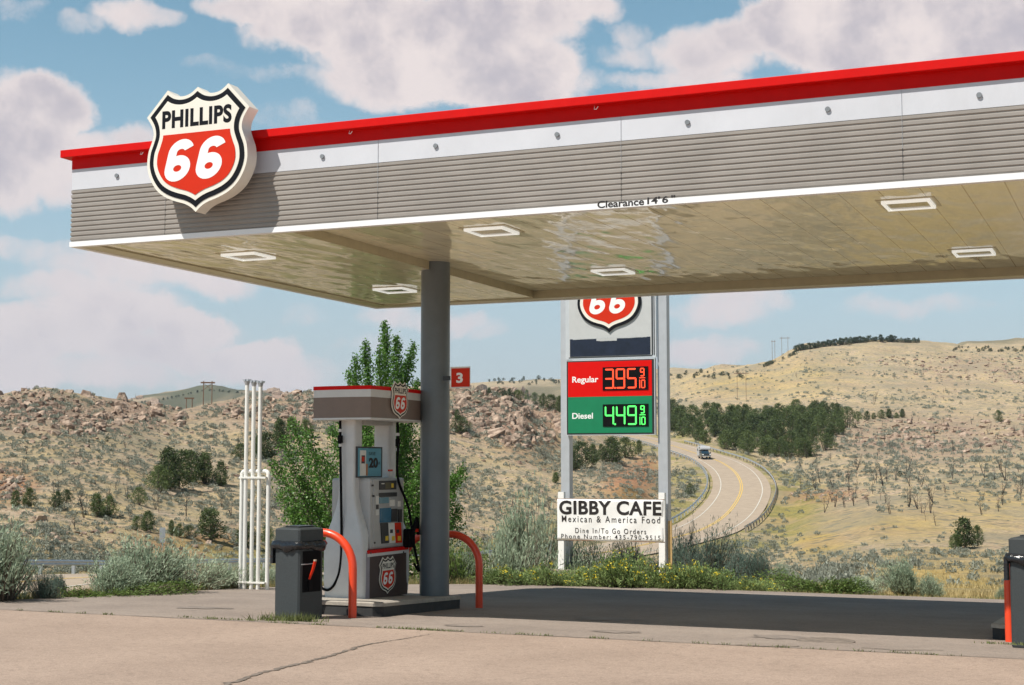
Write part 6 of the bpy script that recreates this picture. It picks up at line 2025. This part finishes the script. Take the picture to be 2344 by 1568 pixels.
tag(link('undergrowth', arrays_mesh('undergrowth', np.concatenate(sv), np.concatenate(sq_), [L_HSAGE])), 'grey-green sagebrush scrub spread over the far dry hillsides', 'scrub', kind='stuff')


# ------------------------------------------------------------ weeds and dry grass by the yard
def blades(P, h, wd, m, name, label, lean=.35):
    r = np.random.default_rng(len(P)); n = len(P); h = np.broadcast_to(h, n)
    d = r.normal(0, lean, (n, 3)); d[:, 2] = 1; d = unit(d); sdv = unit(np.cross(d, r.normal(size=(n, 3))))
    tip = P + d * (h * r.uniform(.5, 1.2, n))[:, None]; w = (wd * r.uniform(.6, 1.3, n))[:, None]
    Vv = np.stack([P - sdv * w, P + sdv * w, tip], 1).reshape(-1, 3)
    tag(link(name, arrays_mesh(name, Vv, np.arange(3 * n).reshape(n, 3), [m])), label, 'grass', kind='stuff')


rg = np.random.default_rng(61)
G = []
for (a, b_, n, y_) in ((-16.5, -13.4, 140, 14.62), (-12.9, -11.3, 120, 14.62), (-10.6, -9.25, 160, 14.72), (-9.2, -5.6, 420, 14.63), (-5.5, -1.5, 260, 14.62), (-1.6, -1.2, 90, 15.75)):
    cx = rg.uniform(a, b_, max(4, n // 12))
    for c_ in cx:
        k = rg.integers(6, 18); x = c_ + rg.normal(0, .05, k); y = y_ + rg.normal(0, .018, k); G.append(np.stack([x, y, np.zeros(k)], 1))
blades(np.concatenate(G), .035, .006, L_GRASS, 'grass', 'short green weeds growing in the joint of the pavement', .6)
G = []
for (xv, yv, n, s) in ((640, 1418, 90, .22), (672, 1419, 160, .16), (612, 1419, 60, .12), (700, 1420, 60, .1)):
    q = px(xv, yv, z=0.0); G.append(np.stack([q[0] + rg.normal(0, s, n), q[1] + rg.normal(0, .03, n), np.full(n, -.01)], 1))
blades(np.concatenate(G), .11, .006, L_GRASS, 'grass', 'tuft of green grass at the foot of the left bin', .5)
# straw and green strip along the yard edge
n = 26000
t = rg.uniform(0, 1, n); ex = np.interp(t, [0, .12, .22, .32, .42, 1], [-15.2, -14.35, -14.05, -12.9, -11.4, 4]); ey = np.interp(t, [0, .12, .22, .32, .42, 1], [14.9, 17.5, 21.9, 24.7, 26.5, 27.15])
o_ = np.abs(rg.normal(0, .9, n)); nx_ = np.where(t < .3, -1.0, np.where(t < .42, -.6, -.05)); ny_ = np.where(t < .3, .15, np.where(t < .42, .8, 1.0))
P = np.stack([ex + nx_ * o_, ey + ny_ * o_, np.zeros(n)], 1); P[:, 2] = terrain_height(P[:, 0], P[:, 1])
kk = rg.random(n) < .55
gh = np.where(t < .42, 1.0, .45)
blades(P[kk], .20 * gh[kk], .007, L_GRASS, 'grass', 'green grass and weeds along the edge of the yard', .35)
blades(P[~kk], .24 * gh[~kk], .006, L_STRAW, 'grass', 'dry yellow grass along the edge of the yard', .35)
n = 60000
a = rg.uniform(-.36, .36, n); r_ = 29 * (130 / 29) ** rg.random(n); dx = np.cos(a)[:, None] * F0[None, :2] + np.sin(a)[:, None] * R0[None, :2]
P = np.column_stack([dx * r_[:, None], np.zeros(n)]); ok = (pad_sd(P[:, 0], P[:, 1]) > .5) & (road_near(P[:, 0], P[:, 1])[0] > 6.5) & (vnoise(P[:, 0] / 3, P[:, 1] / 3, 91) > .38)
P = P[ok]; P[:, 2] = terrain_height(P[:, 0], P[:, 1])
blades(P, .20, .016, L_STRAW, 'grass', 'dry straw-coloured grass over the slopes below the yard', .4)


# ------------------------------------------------------------ air
def haze():
    b = MB(); b.box((-4200, -1500, -260), (3800, 6200, 480)); m = bpy.data.materials.new('haze_air'); m.use_nodes = True
    N, L = m.node_tree.nodes, m.node_tree.links; N.clear()
    v_ = N.new('ShaderNodeVolumePrincipled'); v_.inputs['Color'].default_value = (0.80, 0.88, 1.0, 1); v_.inputs['Density'].default_value = 0.00006; v_.inputs['Anisotropy'].default_value = 0.0
    o_ = N.new('ShaderNodeOutputMaterial'); L.new(v_.outputs[0], o_.inputs['Volume'])
    m.cycles.homogeneous_volume = True
    tag(b.build('haze', m), kind='stuff')


haze()
